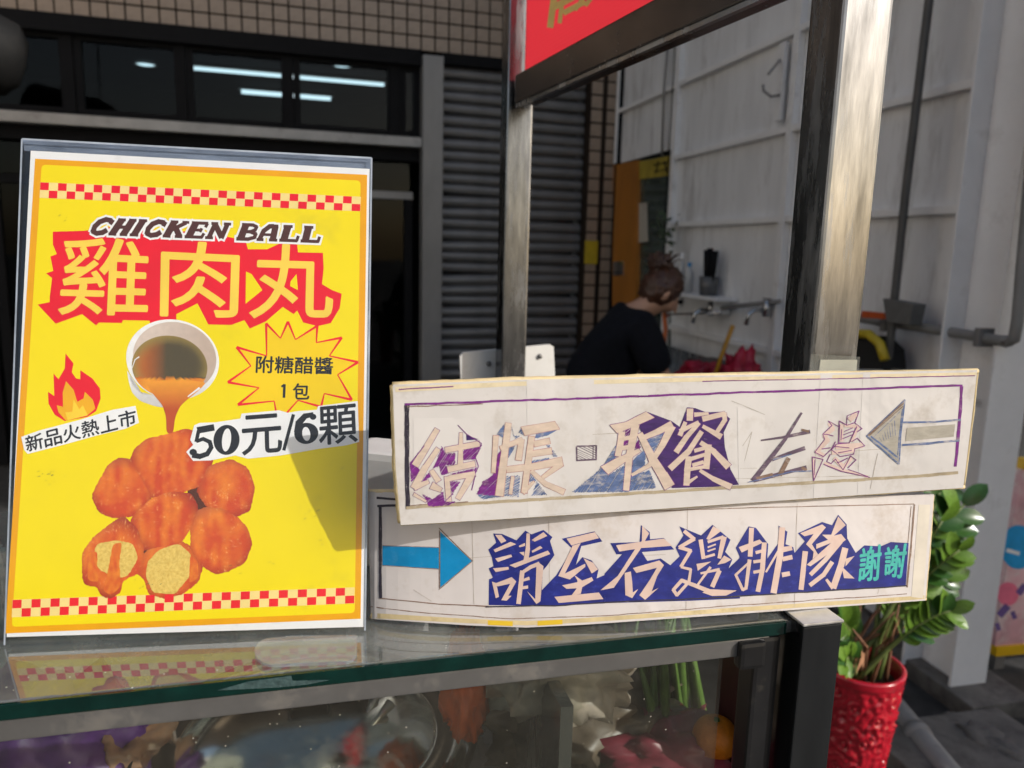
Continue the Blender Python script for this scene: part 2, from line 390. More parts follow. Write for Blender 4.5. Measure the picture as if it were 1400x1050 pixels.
# lintel, window band
bx('lintel', fq((tj1 + TEND) / 2, zt - .05, -.06), (TEND - tj1, .16, .10), m_black, shop, FAX)
zw1, zw0 = zt - .10, zs + .05
bx('sill', fq((tj1 + TEND) / 2 - .0, zs, -.02), (TEND - tj1 - .002, .13, .062), m_sill, shop, FAX, .004)
wins = [(575, 548), (540, 402), (394, 255), (250, 102), (92, -60)]
fr_ = bmesh.new()
for a, b in wins:
    ta, tb_ = ft(a, 120), ft(b, 120)
    wn = bx('window', fq((ta + tb_) / 2, zw1 - .014, -.06), (tb_ - ta, .05, .028), m_black, shop, FAX)
    for nm, t_, wd in (('frame', ta + .02, .04), ('frame', tb_ - .02, .04)):
        bx(nm, fq(t_, (zw0 + zw1) / 2 - .014, -.06), (wd, .05, zw1 - zw0 - .030), m_black, wn, FAX)
    bx('frame', fq((ta + tb_) / 2, zw0 + .014, -.06), (tb_ - ta - .082, .05, .028), m_black, wn, FAX)
    bx('pane', fq((ta + tb_) / 2, (zw0 + zw1) / 2, -.065), (tb_ - ta - .082, .006, zw1 - zw0 - .058), m_pane, wn, FAX)
    bx('mullion', fq(tb_ + .035, (zw0 + zw1) / 2, -.06), (.062, .07, zw1 - zw0), m_black, shop, FAX)
# shop door below the sill: dark frames and glass
zd = fz(545, 266)
bx('door_header', fq((tj1 + TEND) / 2, zs - .075, -.07), (TEND - tj1, .06, .085), m_black, shop, FAX)
for k in range(5):
    t0 = tj1 + .04 + k * .86
    dr = bx('door', fq(t0 + .42, zd, -.10), (.84, .04, .05), m_greysteel if k == 0 else m_black, shop, FAX)
    bx('stile', fq(t0 + .03, zd / 2, -.10), (.055, .04, zd - .052), m_black, dr, FAX); bx('stile', fq(t0 + .81, zd / 2, -.10), (.055, .04, zd - .052), m_black, dr, FAX)
    bx('pane', fq(t0 + .42, zd / 2 + .05, -.105), (.72, .006, zd - .16), m_pane, dr, FAX)
    bx('pane', fq(t0 + .42, (zd + zs) / 2 - .05, -.105), (.80, .006, zs - zd - .16), m_pane, dr, FAX)
# jamb and roller shutter
bx('jamb', fq((tj0 + tj1) / 2, zt / 2 - .02, .015), (tj1 - tj0, .12, zt - .04), m_greysteel, shop, FAX, .006)
sh = bx('roller_shutter', fq((ts0 + tj0) / 2, zt - .035, -.04), (tj0 - ts0 - .004, .10, .07), m_black, shop, FAX)
sp = (fz(650, 100) - fz(650, 440)) / 22.0
smb = bmesh.new(); L_ = tj0 - ts0 - .01; prof = [(0, -.50), (.010, -.46), (.020, -.30), (.024, -.05), (.020, .18), (.010, .34), (.002, .38), (-.004, .44), (0, .50)]
rows = [[smb.verts.new(FD * s_ * L_ / 2 + FN * d + Z3 * z * sp) for s_ in (-1, 1)] for d, z in prof]
for a, b in zip(rows, rows[1:]): smb.faces.new((a[0], a[1], b[1], b[0]))
sme = bpy.data.meshes.new('slat'); smb.to_mesh(sme); smb.free(); sme.materials.append(m_slat)
z = zt - .075 - sp / 2
while z > 0: so_ = link('slat', sme, None, sh, fq((ts0 + tj0) / 2, z + random.uniform(-.0015, .0015), -.055 + random.uniform(-.003, .003))); so_.rotation_euler = (random.uniform(-.06, .06), random.uniform(-.0015, .0015), 0); z -= sp
# tiled corner pier between shutter and wall
pc = bx('pier', fq(ts0 / 2 - .02, zt / 2 - .002, -.03), (ts0 + .03, .16, zt), m_grout, shop, FAX)
ncol = max(2, int((ts0 + .02) / .090)); cw = (ts0 + .02) / ncol
for r_ in range(int(zt / .096)):
    for c in range(ncol): link('tile', tme, None, pc, fq((c + .5) * cw - .01, zt - (r_ + .5) * .096, .051 + random.uniform(-.0008, .0008)))
bx('downpipe', fq(.005, 2.2, .10), (.05, .05, 4.4), m_black, shop, FAX, .02)
bx('notice', fq(ft(808, 345, .06), fz(808, 345, .06), .062), (.10, .004, .17), pm('yellow_card', (.55, .40, .02), .5, .1), shop, FAX, label='yellow card on the tiled pier')
# the room behind: floor, ceiling, back and side walls
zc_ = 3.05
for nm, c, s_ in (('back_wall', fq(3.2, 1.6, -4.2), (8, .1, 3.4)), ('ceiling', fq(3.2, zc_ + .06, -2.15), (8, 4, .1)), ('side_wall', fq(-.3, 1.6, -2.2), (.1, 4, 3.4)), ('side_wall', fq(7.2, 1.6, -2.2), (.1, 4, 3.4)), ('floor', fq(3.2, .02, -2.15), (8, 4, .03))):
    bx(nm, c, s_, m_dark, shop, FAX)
bx('screen', fq(tj1 + .55, 1.15, -1.5), (.35, .04, 1.6), pm('green_curtain', (.04, .16, .02), .8, .2), shop, FAX)
m_tube = emis('tube_light', (.75, .92, 1.0), 2.2)
for i, (a, b) in enumerate((((262, 93), (525, 116)), ((330, 125), (452, 135)))):
    p, q = onz(*a, zc_ - .04), onz(*b, zc_ - .04)
    t = thing('tube_light', ('long', 'short')[i] + ' lit fluorescent tube on the ceiling behind the shop window', 'ceiling light', (p + q) / 2, 'fluorescent tubes inside the shop')
    tb('tube', [p, q], .016 + .006 * i, m_tube, t); d = (q - p).normalized()
    bx('holder', (p + q) / 2 + Z3 * .025, ((q - p).length + .06, .05, .012), m_sill, t, (d, Z3.cross(d), Z3))
for i, (a, b, wh) in enumerate(((328, 73, 'left'), (468, 90, 'right'), (452, 147, 'lowest'), (199, 89, 'dim far-left'))):
    p = onz(a, b, zc_ - .012 if i != 2 else zc_ - .02); t = thing('downlight', wh + ' round lit downlight seen through the shop window', 'ceiling light', p, 'downlights inside the shop')
    l_ = bmesh.new(); lathe(l_, p, [(.001, 0), (.07 if i != 3 else .05, 0), (.075, .006), (.085, .012)], 20); fin('lens', l_, m_tube, t, True)
    l_ = bmesh.new(); lathe(l_, p, [(.086, .012), (.092, -.002), (.10, .0), (.10, .014)], 20); fin('trim', l_, m_sill, t, True)
# hanging duct end, upper left
dp = at(2, 78, 3.55); du = thing('exhaust_duct', 'round dark exhaust duct hanging at the far upper left', 'duct', dp)
dax = Vector((.8, .55, -.25)).normalized(); s1 = dax.orthogonal().normalized(); s2 = dax.cross(s1)
l_ = bmesh.new(); lathe(l_, dp, [(.001, .10), (.10, .09), (.165, .04), (.18, -.05), (.17, -.5), (.001, -.5)], 28, (s1, s2, dax)); fin('drum', l_, pm('dark_duct', (.013, .013, .013), .7, .3, 6, spec=.2, dirt=(.03, .028, .025), dscale=5), du, True)
l_ = bmesh.new(); lathe(l_, dp, [(.186, -.05), (.192, -.07), (.186, -.09)], 28, (s1, s2, dax)); fin('clamp_band', l_, m_black, du, True)
tb('hanger', [dp + Vector((0, 0, .17)), dp + Vector((.02, 0, 1.2))], .005, m_black, du, 6)
# unseen pillar added out of frame on the right to shade the facade
pil = thing('shade_pillar', 'unseen grey concrete pillar added right of the painted board to shade the facade', 'pillar', (2.75, 1.30, 0))
bx('shaft', (2.75, 1.515, 4.2), (.9, .64, 8.4), m_conc, pil, None, .02); bx('base', (2.75, 1.515, .10), (1.0, .70, .2), m_conc, pil, None, .02)

sbd = thing('bounce_building', 'unseen cream building added on the left to bounce sunlight', 'building', (-6.2, -4, 0))  # added out of view; its sunlit wall throws warm light back
m_plaster = pm('cream_plaster', (.60, .575, .54), .8, .1, 2)
bx('wall', (-6.7, -4, 4.5), (1.0, 14, 9), m_plaster, sbd)
for k in range(5):
    for j in range(3):
        wn = bx('window', (-6.19, -9.5 + k * 2.6, 1.6 + j * 2.8), (.06, 1.3, 1.3), m_black, sbd); bx('frame', (-6.15, -9.5 + k * 2.6, .92 + j * 2.8), (.12, 1.5, .08), m_sill, wn)

rh = thing('row_house', 'plain grey row house far off to the right', 'building', (9, 11, 0))
bx('wall', (9.5, 11, 3.6), (13, 1.2, 7.2), m_conc, rh)
for k in range(6):
    for j in range(2): wn = bx('window', (4.2 + k * 2.1, 10.39, 1.7 + j * 2.8), (1.1, .06, 1.3), m_black, rh); bx('sill', (4.2 + k * 2.1, 10.34, 1.0 + j * 2.8), (1.3, .16, .08), m_sill, wn)

# ================================================================== FOOD CART
ZG = CZ - .255                                   # top of the counter glass
m_steel = pm('stainless', (.50, .50, .49), .22, .12, 40, metal=.92, stretch=(1, 1, .15), dirt=(.42, .40, .37), dscale=14, damt=.45, dthr=.50, bump=.08, bscale=300)
m_steel_worn = pm('worn_stainless', (.20, .205, .215), .24, .45, 70, metal=1.0, stretch=(1, 1, .14), dirt=(.17, .168, .16), dscale=42, damt=.5, dthr=.50, bump=.05, bscale=300)
m_alu = pm('aluminium_rail', (.20, .195, .19), .38, .12, 20, metal=.6, dirt=(.18, .16, .13), dscale=30, damt=.5)
m_rubber = pm('black_rubber', (.012, .012, .013), .35, .3, 30, dirt=(.10, .09, .07), dscale=40, damt=.5, dthr=.58)
m_gtop = glassm('counter_glass', (.80, .86, .83), specks=.05, haze=.15, hazecol=(.50, .50, .46), ior=2.5)
m_gfront = glassm('display_glass', (.84, .86, .83), specks=.10, haze=.03, hazecol=(.35, .32, .27))
m_gedge = pm('green_glass_edge', (.002, .020, .016), .06, .3, 60, spec=.7)
m_chip = pm('chipped_glass', (.05, .085, .085), .25, .3, 200, bump=.5, bscale=400)
E0, E1 = onz(0, 961, ZG), onz(1074, 848, ZG)
CE = (E1 - E0).normalized(); CI = Vector((-CE.y, CE.x, 0)); CAX = (CE, CI, Z3)
LEN = (E1 - E0).length; LO = -.75                # the case runs on to the left, out of frame
def cq(t, i, z): return E0 + CE * t + CI * i + Z3 * (z - ZG)
cart = thing('food_cart', 'stainless steel food cart with glass display case and roof posts', 'food cart', Vector((cq(-.1, .3, 0).x, cq(-.1, .3, 0).y, 0)))
GT = .0105; DEP = .34
c_ = (LEN + LO) / 2; w_ = LEN - LO
tg = bx('counter_glass', cq(c_, DEP / 2 + .0015, ZG - GT / 2), (w_, DEP, GT), m_gtop, cart, CAX, .0008)
bx('glass_edge', cq(c_, -.0005, ZG - GT / 2), (w_, .0025, GT - .0012), m_gedge, tg, CAX, .0004)
# chip knocked out of the edge
bmc = bmesh.new(); P_ = [onpl(x, y, E0 - CI * .0022, -CI) for x, y in ((298, 944), (340, 932), (385, 926), (398, 924), (400, 931), (450, 930), (420, 936), (380, 940))]
prism(bmc, P_, CI * .0006); fin('chip', bmc, m_chip, tg)
bx('top_rail', cq(c_ - .006, .008, ZG - GT - .0075), (w_ - .01, .014, .013), m_alu, cart, CAX, .001)
FZ0 = .86
bx('front_glass', cq(c_ - .02, .006, (ZG - GT - .015 + FZ0) / 2), (w_ - .05, .004, ZG - GT - .016 - FZ0), m_gfront, cart, CAX)
bx('stile', cq(LEN - .012, .010, (ZG - GT - .001 + FZ0) / 2), (.020, .020, ZG - GT - .002 - FZ0), m_rubber, cart, CAX, .003)
bx('bracket', cq(LEN - .026, .0005, ZG - GT - .012), (.020, .010, .020), m_rubber, cart, CAX, .003)
cp = onz(1099, 857, ZG + .001); 
cp = cp + CE * .0155 + CI * .0155
bx('corner_post', Vector((cp.x, cp.y, (ZG + .001) / 2 + .1)), (.031, .031, ZG - .2), pm('dark_reflection_steel', (.085, .09, .095), .14, .25, 30, metal=.9, stretch=(1, 1, .2), dirt=(.11, .11, .105), dscale=16, damt=.35, dthr=.56), cart, CAX, .0012)  # dark reflection painted into the base colour of the steel
bx('post_cap', Vector((cp.x, cp.y, ZG + .0022)), (.0325, .0325, .002), pm('lit_cap_steel', (.62, .62, .61), .3, .15, 60, metal=.8, dirt=(.45, .44, .42), dscale=60, damt=.6), cart, CAX, .0008)  # lighter steel plate paints the bright sheen of the post top
bx('rail_end', cq(LEN + .006, .012, ZG - .006), (.022, .022, .010), m_steel, cart, CAX, .003)
# case interior
IZ = .945
bx('case_floor', cq(c_, .30, IZ - .01), (w_, .58, .016), m_steel, cart, CAX)
bx('case_back', cq(c_, .60, IZ + .02), (w_, .01, .20), m_steel, cart, CAX)
bx('front_panel', cq(c_, .006, FZ0 - .29), (w_, .012, .56), m_steel, cart, CAX)
bx('side_panel', cq(LEN - .004, .32, IZ - .04), (.006, .56, .10), m_steel, cart, CAX)
bx('bottom', cq(c_, .32, .33), (w_ - .02, .60, .03), m_steel, cart, CAX)
for t_, i_ in ((LO + .1, .1), (LEN - .1, .1), (LO + .1, .55), (LEN - .1, .55)):
    p = cq(t_, i_, .13); l_ = bmesh.new(); lathe(l_, p, [(.03, -.022), (.12, -.022), (.13, -.012), (.13, .012), (.12, .022), (.03, .022)], 28, (CE, Z3, CI)); wh = fin('wheel', l_, m_rubber, cart, True)
    bx('fork', p + Z3 * .09, (.03, .06, .20), m_steel, wh, CAX)
# partition inside the case
dv0, dv1 = onz(722, 1010, 1.02), onz(745, 1046, 1.02)
bx('divider', cq((dv0 - E0).dot(CE), .30, IZ + .085), (.010, .50, .17), m_steel, cart, CAX)
# roof posts
PW = .040
pf = at(1141, 490, .585); pr_ = at(702, 500, 1.22)
BD = Vector((pr_.x - pf.x, pr_.y - pf.y, 0)).normalized(); BNX = Vector((BD.y, -BD.x, 0))
ya = R(15); PX_ = (Vector((math.cos(ya), math.sin(ya), 0)), Vector((-math.sin(ya), math.cos(ya), 0)), Z3)
po = []
for nm, p, wq in (('near', pf, PW), ('rear', pr_, PW)):
    q = bx('roof_post', Vector((p.x, p.y, 1.65)) + PX_[1] * PW / 2, (wq, PW, 2.5), m_steel_worn, cart, PX_, .0025); po.append(q)
# scrap of paper taped on the near post
sp_ = bmesh.new(); n_ = -PX_[1]; f0 = Vector((pf.x, pf.y, 0))
prism(sp_, [onpl(x, y, f0 + n_ * .0012, n_) for x, y in ((1122, 492), (1172, 492), (1170, 520), (1118, 520))], PX_[1] * .0006); fin('taped_paper', sp_, pm('scrap_paper', (.62, .60, .52), .6, .1, 60), po[0])
sp_ = bmesh.new(); prism(sp_, [onpl(x, y, f0 + n_ * .0022, n_) for x, y in ((1109, 484), (1176, 488), (1173, 520), (1106, 520))], PX_[1] * .0004); fin('clear_tape', sp_, glassm('clear_tape', (.95, .95, .93), haze=.12), po[0])
# side beam and red sign panel between the posts
bz = onpl(737, 114, pr_, BNX).z; b0 = Vector((pr_.x, pr_.y, bz)) + PX_[1] * .01; b1 = Vector((pf.x, pf.y, bz)) + PX_[1] * .03
BAX = (BD, BNX, Z3); bl = (b0 - b1).length - .05
m_beam = pm('brown_steel_beam', (.16, .135, .12), .22, .25, 14, metal=.8, dirt=(.20, .16, .13), dscale=10, damt=.4)
bx('beam', (b0 + b1) / 2, (bl, .034, .040), m_beam, cart, BAX, .002)
bx('beam_lip', (b0 + b1) / 2 - Z3 * .0225 - BNX * .012, (bl, .006, .005), m_steel, cart, BAX)
mr_, t, b, o = newmat('red_sign_plastic'); b.inputs['Base Color'].default_value = (.70, .15, .18, 1); b.inputs['Roughness'].default_value = .45
tl = t.nodes.new('ShaderNodeBsdfTranslucent'); tl.inputs[0].default_value = (.95, .20, .25, 1); mx = t.nodes.new('ShaderNodeMixShader'); mx.inputs[0].default_value = .8
t.links.new(b.outputs[0], mx.inputs[1]); t.links.new(tl.outputs[0], mx.inputs[2]); t.links.new(mx.outputs[0], o.inputs[0])
wv = t.nodes.new('ShaderNodeTexWave'); wv.bands_direction = 'Z'; wv.inputs['Scale'].default_value = 60; tc = t.nodes.new('ShaderNodeTexCoord'); t.links.new(tc.outputs['Object'], wv.inputs[0])
bp = t.nodes.new('ShaderNodeBump'); bp.inputs['Strength'].default_value = .4; bp.inputs['Distance'].default_value = .001; t.links.new(wv.outputs['Fac'], bp.inputs['Height']); t.links.new(bp.outputs[0], b.inputs['Normal'])
rp = bx('sign_panel', (b0 + b1) / 2 + Z3 * .27, (bl, .004, .50), mr_, cart, BAX, label='red plastic sign panel with yellow lettering above the beam')
s_in = Sheet(rp.location + wloc(cart) * 0 + (b0 + b1) / 2 - BNX * .0024 if False else (b0 + b1) / 2 - BNX * .0024, -BNX)
pr = Print(s_in, 0)
for pts, wd in (([(752, 38), (758, -8)], 9), ([(757, 10), (800, -12)], 9), ([(765, 32), (768, 8)], 6), ([(770, 18), (800, 2)], 8), ([(786, 14), (800, -6)], 6), ([(800, 8), (812, -8)], 6)): pr.stroke(pts, wd)
pr.done('lettering', pm('sign_yellow', (.92, .66, .20), .5, .1), rp)
# white bolted plate by the rear post
pb = Vector((pr_.x, pr_.y, 0)) + PX_[1] * (PW + .012); nn = -PX_[1]
bmp = bmesh.new(); prism(bmp, [onpl(x, y, pb, nn) for x, y in ((632, 560), (629, 487), (634, 482), (752, 471), (757, 474), (761, 560))], PX_[1] * .008)
mp_ = fin('mounting_plate', bmp, pm('white_plastic', (.72, .71, .68), .45, .06, 20, dirt=(.4, .37, .3), dscale=20, damt=.4), cart)
for x, y in ((668, 497), (738, 487)):
    p = onpl(x, y, pb, nn); l_ = bmesh.new(); lathe(l_, p, [(.001, .004), (.0035, .004), (.0045, .001), (.0045, -.002)], 12, (PX_[0], Z3, nn)); fin('bolt', l_, m_alu, mp_, True)

# ================================================================== things inside the display case
wc = onz(424, 1000, IZ + .062); wc = wc + CI * max(0, .166 - (wc - E0).dot(CI)); wk = thing('steel_wok', 'round steel wok under its lid inside the glass case', 'wok', Vector((wc.x, wc.y, IZ)))
wc = Vector((wc.x, wc.y, IZ + .012))
m_wok = pm('wok_steel', (.74, .74, .71), .16, .12, 14, metal=.95, dirt=(.20, .13, .07), dscale=10, damt=.5, dthr=.58)
m_lid = pm('lid_steel', (.82, .80, .75), .15, .06, 8, metal=1.0, dirt=(.20, .13, .07), dscale=7, damt=.35, dthr=.56)
l_ = bmesh.new(); lathe(l_, wc, [(x * .86, y * .48) for x, y in [(.001, 0), (.05, .002), (.09, .018), (.125, .050), (.155, .086), (.165, .088), (.158, .082), (.128, .044), (.09, .010), (.05, -.008), (.001, -.010)]], 64); fin('bowl', l_, m_wok, wk, True)
lc = wc + Z3 * .0440; ld = thing('wok_lid', 'shiny domed steel lid with a bracket handle on the wok', 'lid', lc)
l_ = bmesh.new(); lathe(l_, lc, [(.150, .0), (.147, .004), (.124, .006), (.119, .003), (.113, .005), (.103, .014), (.086, .026), (.066, .034), (.040, .0395), (.001, .041)], 72); fin('dome', l_, m_lid, ld, True)
l_ = bmesh.new(); r_ = [(.151 + .003 * math.cos(a), .002 + .003 * math.sin(a)) for a in [k * math.pi / 4 for k in range(9)]]; lathe(l_, lc, r_, 72); fin('rim', l_, m_rubber, ld, True)
hc = lc + Z3 * .041; ba = (CE, CI, Z3)
for dx in (-.019, .019): bx('handle_leg', hc + CE * dx + Z3 * .010, (.003, .016, .020), m_rubber, ld, ba, .001)
bx('handle', hc + Z3 * .0215, (.044, .018, .0035), m_rubber, ld, ba, .0012)
tq = onz(489, 1012, lc.z + .030); tg_ = thing('tongs', 'pair of thin metal tongs lying on the wok lid', 'tongs', tq)
for a, b_ in (((514, 950), (486, 1010)), ((534, 962), (491, 1013))):
    q, p = onz(*b_, lc.z + .026), onz(*a, lc.z + .040); tb('arm', [q, q.lerp(p, .6), p], [.0016, .0024, .0052], pm('tong_steel', (.62, .60, .55), .3, .1, metal=.7), tg_, 8)
tb('grip_band', [onz(484, 1006, lc.z + .030), onz(492, 1006, lc.z + .030)], .0035, pm('copper_band', (.70, .32, .06), .25, .2, metal=.6), tg_, 8)
def lump(name, label, cat, c, size, mat, seed, ax=CAX, amp=.35, sub=4, fr=3.0, group=None):
    b = bmesh.new(); bmesh.ops.create_icosphere(b, subdivisions=sub, radius=1)
    for v in b.verts:
        d = v.co.normalized(); k = 1 + amp * noise.fractal(d * fr + Vector((seed, 0, 0)), .6, 2.2, 4)
        q = Vector((d.x * size[0] * k, d.y * size[1] * k, max(-.55, d.z * k) * size[2])); v.co = Vector(c) + ax[0] * q.x + ax[1] * q.y + ax[2] * q.z
    o = fin(name, b, mat, None, True, loc=c); tag(o, label, cat, group); return o
m_purple = pm('purple_plastic', (.10, .03, .19), .42, .3, 20, spec=.4)
p = onz(70, 1045, IZ + .05); lump('purple_bag', 'crumpled purple plastic bag at the left of the case', 'plastic bag', p + Z3 * .005, (.075, .06, .075), m_purple, 3)
p = onz(180, 1035, IZ + .04); lump('meat_packet', 'pinkish brown packet between purple bag and wok', 'food packet', p - Z3 * .005, (.04, .05, .05), pm('packet', (.34, .18, .11), .25, .4, 18, spec=.7), 9)
def bag(name, label, px, py, z, size, cols, seed):
    p = onz(px, py, z); m = pm('bagplastic_%d' % seed, cols, .38, .35, 24, spec=.4)
    return lump(name, label, 'plastic bag', p, size, m, seed, amp=.45)
bag('white_bag', 'crumpled white plastic bag behind the wok', 690, 915, IZ + .12, (.035, .03, .045), (.60, .56, .48), 11)
bag('white_orange_bag', 'white and orange food bag beside the greens in the case', 770, 918, IZ + .15, (.055, .04, .05), (.42, .36, .30), 12)
bag('orange_bag', 'orange printed plastic bag at the wok rim', 636, 945, IZ + .12, (.018, .03, .055), (.70, .12, .02), 13)
bag('pink_bag', 'pink plastic bag under the green leaves', 905, 1030, IZ + .04, (.07, .05, .035), (.22, .03, .05), 14)
bag('brown_sack', 'dull brown paper sack in the right of the case', 800, 985, IZ + .05, (.09, .06, .05), (.14, .11, .08), 15)
# leafy greens
gp = onz(925, 1030, IZ + .03); gr = thing('leafy_greens', 'bunch of upright green scallion leaves inside the case', 'vegetables', gp)
m_green = pm('scallion', (.10, .19, .035), .45, .4, 30)
for k in range(26):
    a = gp + CE * random.uniform(-.045, .05) + CI * random.uniform(0, .06); b_ = a + CE * random.uniform(-.03, .03) + CI * random.uniform(-.01, .03) + Z3 * random.uniform(.10, .17)
    tb('leaf', [a, a.lerp(b_, .5) + CE * random.uniform(-.008, .008), b_], [.005, .0045, .001], m_green, gr, 6)
p = onz(978, 1008, IZ + .07); og = thing('orange_fruit', 'bright orange fruit at the right end of the case', 'orange', p - Z3 * .024)
b = bmesh.new(); bmesh.ops.create_icosphere(b, subdivisions=4, radius=.021)
for v in b.verts: v.co = Vector((v.co.x, v.co.y, v.co.z * .93 - .003 * math.exp(-(v.co.x ** 2 + v.co.y ** 2) / .00005))) + p
fin('peel', b, pm('orange_peel', (.75, .22, .01), .4, .12, 60, bump=.4, bscale=500), og, True)
l_ = bmesh.new(); lathe(l_, p + Z3 * .0185, [(.0006, .001), (.0025, .0005), (.003, -.002)], 8); fin('stem_scar', l_, m_green, og)
bx('crate', cq((onz(1030, 1000, IZ + .08) - E0).dot(CE), .13, IZ + .07), (.030, .05, .16), pm('maroon_card', (.09, .03, .035), .5, .3, 12), None, CAX, .002)
tag(bpy.data.objects['crate'], 'dark maroon carton standing at the right end of the case', 'carton')
# white folded packet seen between poster and signs
p = at(524, 618, .60); zt_ = p.z
wp_ = bx('foam_box', Vector((p.x, p.y + .02, (zt_ + ZG + .001) / 2)), (.055, .05, zt_ - ZG - .001), pm('white_foam', (.74, .73, .70), .6, .06), None, (Vector((.96, -.28, 0)), Vector((.28, .96, 0)), Z3), .006)
tag(wp_, 'white foam box between the poster and the hand lettered signs', 'box')

# ================================================================== YELLOW POSTER IN AN ACRYLIC STAND
PB = onz(6, 882, ZG + .001); PBR = onz(499, 862, ZG + .001)
pe = (PBR - PB).normalized(); tl_ = R(14.0); pn0 = Vector((pe.y, -pe.x, 0))
pup = Z3 * math.cos(tl_) - pn0 * math.sin(tl_); pn = pe.cross(pup).normalized()
if pn.y > 0: pn = -pn
SH = Sheet(PB, pn)
stand = thing('poster_stand', 'yellow chicken ball poster in a leaning clear acrylic stand', 'poster stand', (PB + PBR) / 2)
m_acr = glassm('clear_acrylic', (.985, .99, .99), haze=.003, rough=.03, hazecol=(.7, .72, .75))
m_acr_edge = pm('acrylic_edge', (.32, .36, .42), .12, .3, 40, spec=.8)
def sheet_solid(name, pts, front, thick, mat, parent, sh):
    b = bmesh.new(); prism(b, [sh.pt(x, y, front) for x, y in pts], -sh.n * thick); bmesh.ops.recalc_face_normals(b, faces=b.faces[:]); return fin(name, b, mat, parent)
ac = [(6, 882), (499, 862), (508, 216), (30, 190)]
sheet_solid('back_sheet', ac, -.0012, .0022, m_acr, stand, SH)
sheet_solid('front_sheet', [(8, 880), (497, 860.5), (507, 218), (32, 192)], .0042, .0012, m_acr, stand, SH)
for a, b_ in zip(ac, ac[1:] + ac[:1]):
    if a == ac[0]: continue
    pr = Print(SH, 16); pr.stroke([a, b_], 2.4); pr.done('acrylic_edge', m_acr_edge, stand)
sheet_solid('lip_reflection', [(31, 191), (507, 216.5), (506, 231), (33, 206)], -.0035, .0006, pm('blue_grey_reflection', (.16, .19, .25), .18, .4, 25, stretch=(1, 1, 6)), stand, SH)  # bluish reflection above the paper, painted as a coloured strip
# hazy acrylic piece on the glass, added in the shape of a glare patch
fo = bmesh.new(); F0 = Vector((0, 0, ZG + .0032)); q = [(488, 868)] + [(488 - 16 * (1 - math.cos(a)), 888 + 16 * math.sin(a)) for a in [k * math.pi / 16 for k in range(9)]] + [(372 - 24 * math.sin(a), 890 + 18 * math.cos(a)) for a in [k * math.pi / 16 for k in range(17)]] + [(400, 869)]
prism(fo, [onz(x, y, ZG + .0032) for x, y in q], Z3 * -.0022); bmesh.ops.recalc_face_normals(fo, faces=fo.faces[:]); fin('glare_foot', fo, glassm('glare_acrylic', (.92, .95, .97), haze=.16, rough=.08, hazecol=(.55, .60, .64)), stand)
m_paper = pm('poster_paper', (.80, .80, .80), .35, .03, 20, dirt=(.50, .48, .44), dscale=60, damt=.35, dthr=.60)
paper = sheet_solid('poster_sheet', [(9, 871), (498, 857), (505.5, 231), (42, 206)], .0, .0008, m_paper, stand, SH)
def prt(layer): return Print(SH, layer)
def ink(name, col, **k): return pm(name, col, .38, k.pop('var', .05), k.pop('scale', 40), spec=.15, wr=.10, **k)
i_or = ink('print_orange', (.80, .36, .002)); i_ye = ink('print_yellow', (.88, .70, .001), var=.04, scale=8, dirt=(.62, .50, .02), dscale=24, damt=.5, dthr=.60)
i_rd = ink('print_red', (.80, .012, .025)); i_cr = ink('print_cream', (.88, .68, .25)); i_br = ink('print_brown', (.085, .032, .025)); i_wh = ink('print_white', (.84, .84, .84)); i_bk = ink('print_black', (.022, .022, .024))
i_gold = ink('print_gold', (.90, .62, .075)); i_burst = ink('print_burst', (.88, .60, .004)); i_fl = ink('print_flame_orange', (.85, .42, .01)); i_fy = ink('print_flame_yellow', (.92, .62, .04))
def rounded(q, r):
    out = []
    for i in range(4):
        p, a, b_ = Vector(q[i]), Vector(q[i - 1]), Vector(q[(i + 1) % 4]); da, db = (a - p).normalized(), (b_ - p).normalized()
        for k in range(5): t = k / 4; out.append(tuple((p + da * r * (1 - t)).lerp(p + db * r * t, t)))
    return out
prt(0).poly([(48, 217), (502, 239), (493, 846), (7, 866)]).done('border', i_or, paper)
prt(1).poly(rounded([(57, 225), (493, 247), (485, 838), (16, 857)], 6)).done('field', i_ye, paper)
def quadpt(q, a, b_): return Vector(q[0]).lerp(Vector(q[1]), a).lerp(Vector(q[3]).lerp(Vector(q[2]), a), b_)
for q, o0 in (([(55, 249), (493.5, 269), (492.5, 289), (54, 270.5)], 0), ([(17, 820), (485, 803), (484.5, 825), (16, 844)], 0)):
    bnd = prt(2).poly(q).done('checker_band', i_cr, paper)
    pr = prt(3); n = 36
    for c in range(n):
        r_ = c % 2; pr.poly([quadpt(q, (c + x) / n, (r_ + y) / 2) for x, y in ((.02, .02), (.98, .02), (.98, .98), (.02, .98))])
    pr.done('checker_squares', i_rd, paper)
G = X(40, 280, 3.0435); HH = X(20, 430, 2.9167); BB = X(100, 570, 4.037)
# red burst behind the big characters
prt(2).poly(G([(98, 112), (230, 108), (340, 92), (470, 90), (560, 120), (690, 105), (770, 120), (900, 150), (910, 185), (990, 185), (1045, 160), (1115, 165), (1118, 198), (1222, 200), (1225, 265), (1218, 330), (1260, 355), (1300, 370), (1292, 430), (1255, 492), (1200, 505), (1140, 490), (1115, 440), (1100, 455), (1055, 425), (985, 485), (918, 515), (895, 480), (840, 500), (745, 498), (700, 410), (612, 455), (612, 495), (505, 495), (500, 482), (390, 480), (385, 492), (290, 490), (278, 502), (220, 455), (110, 495), (35, 415), (85, 405), (85, 385), (95, 305), (70, 285), (100, 275), (88, 215), (115, 205), (98, 165)])).done('red_backing', i_rd, paper)
prt(3).poly(G([(902, 278), (925, 288), (970, 355), (900, 412)])).poly(G([(1088, 318), (1112, 288), (1118, 355), (1085, 338)])).done('backing_gap', i_ye, paper)
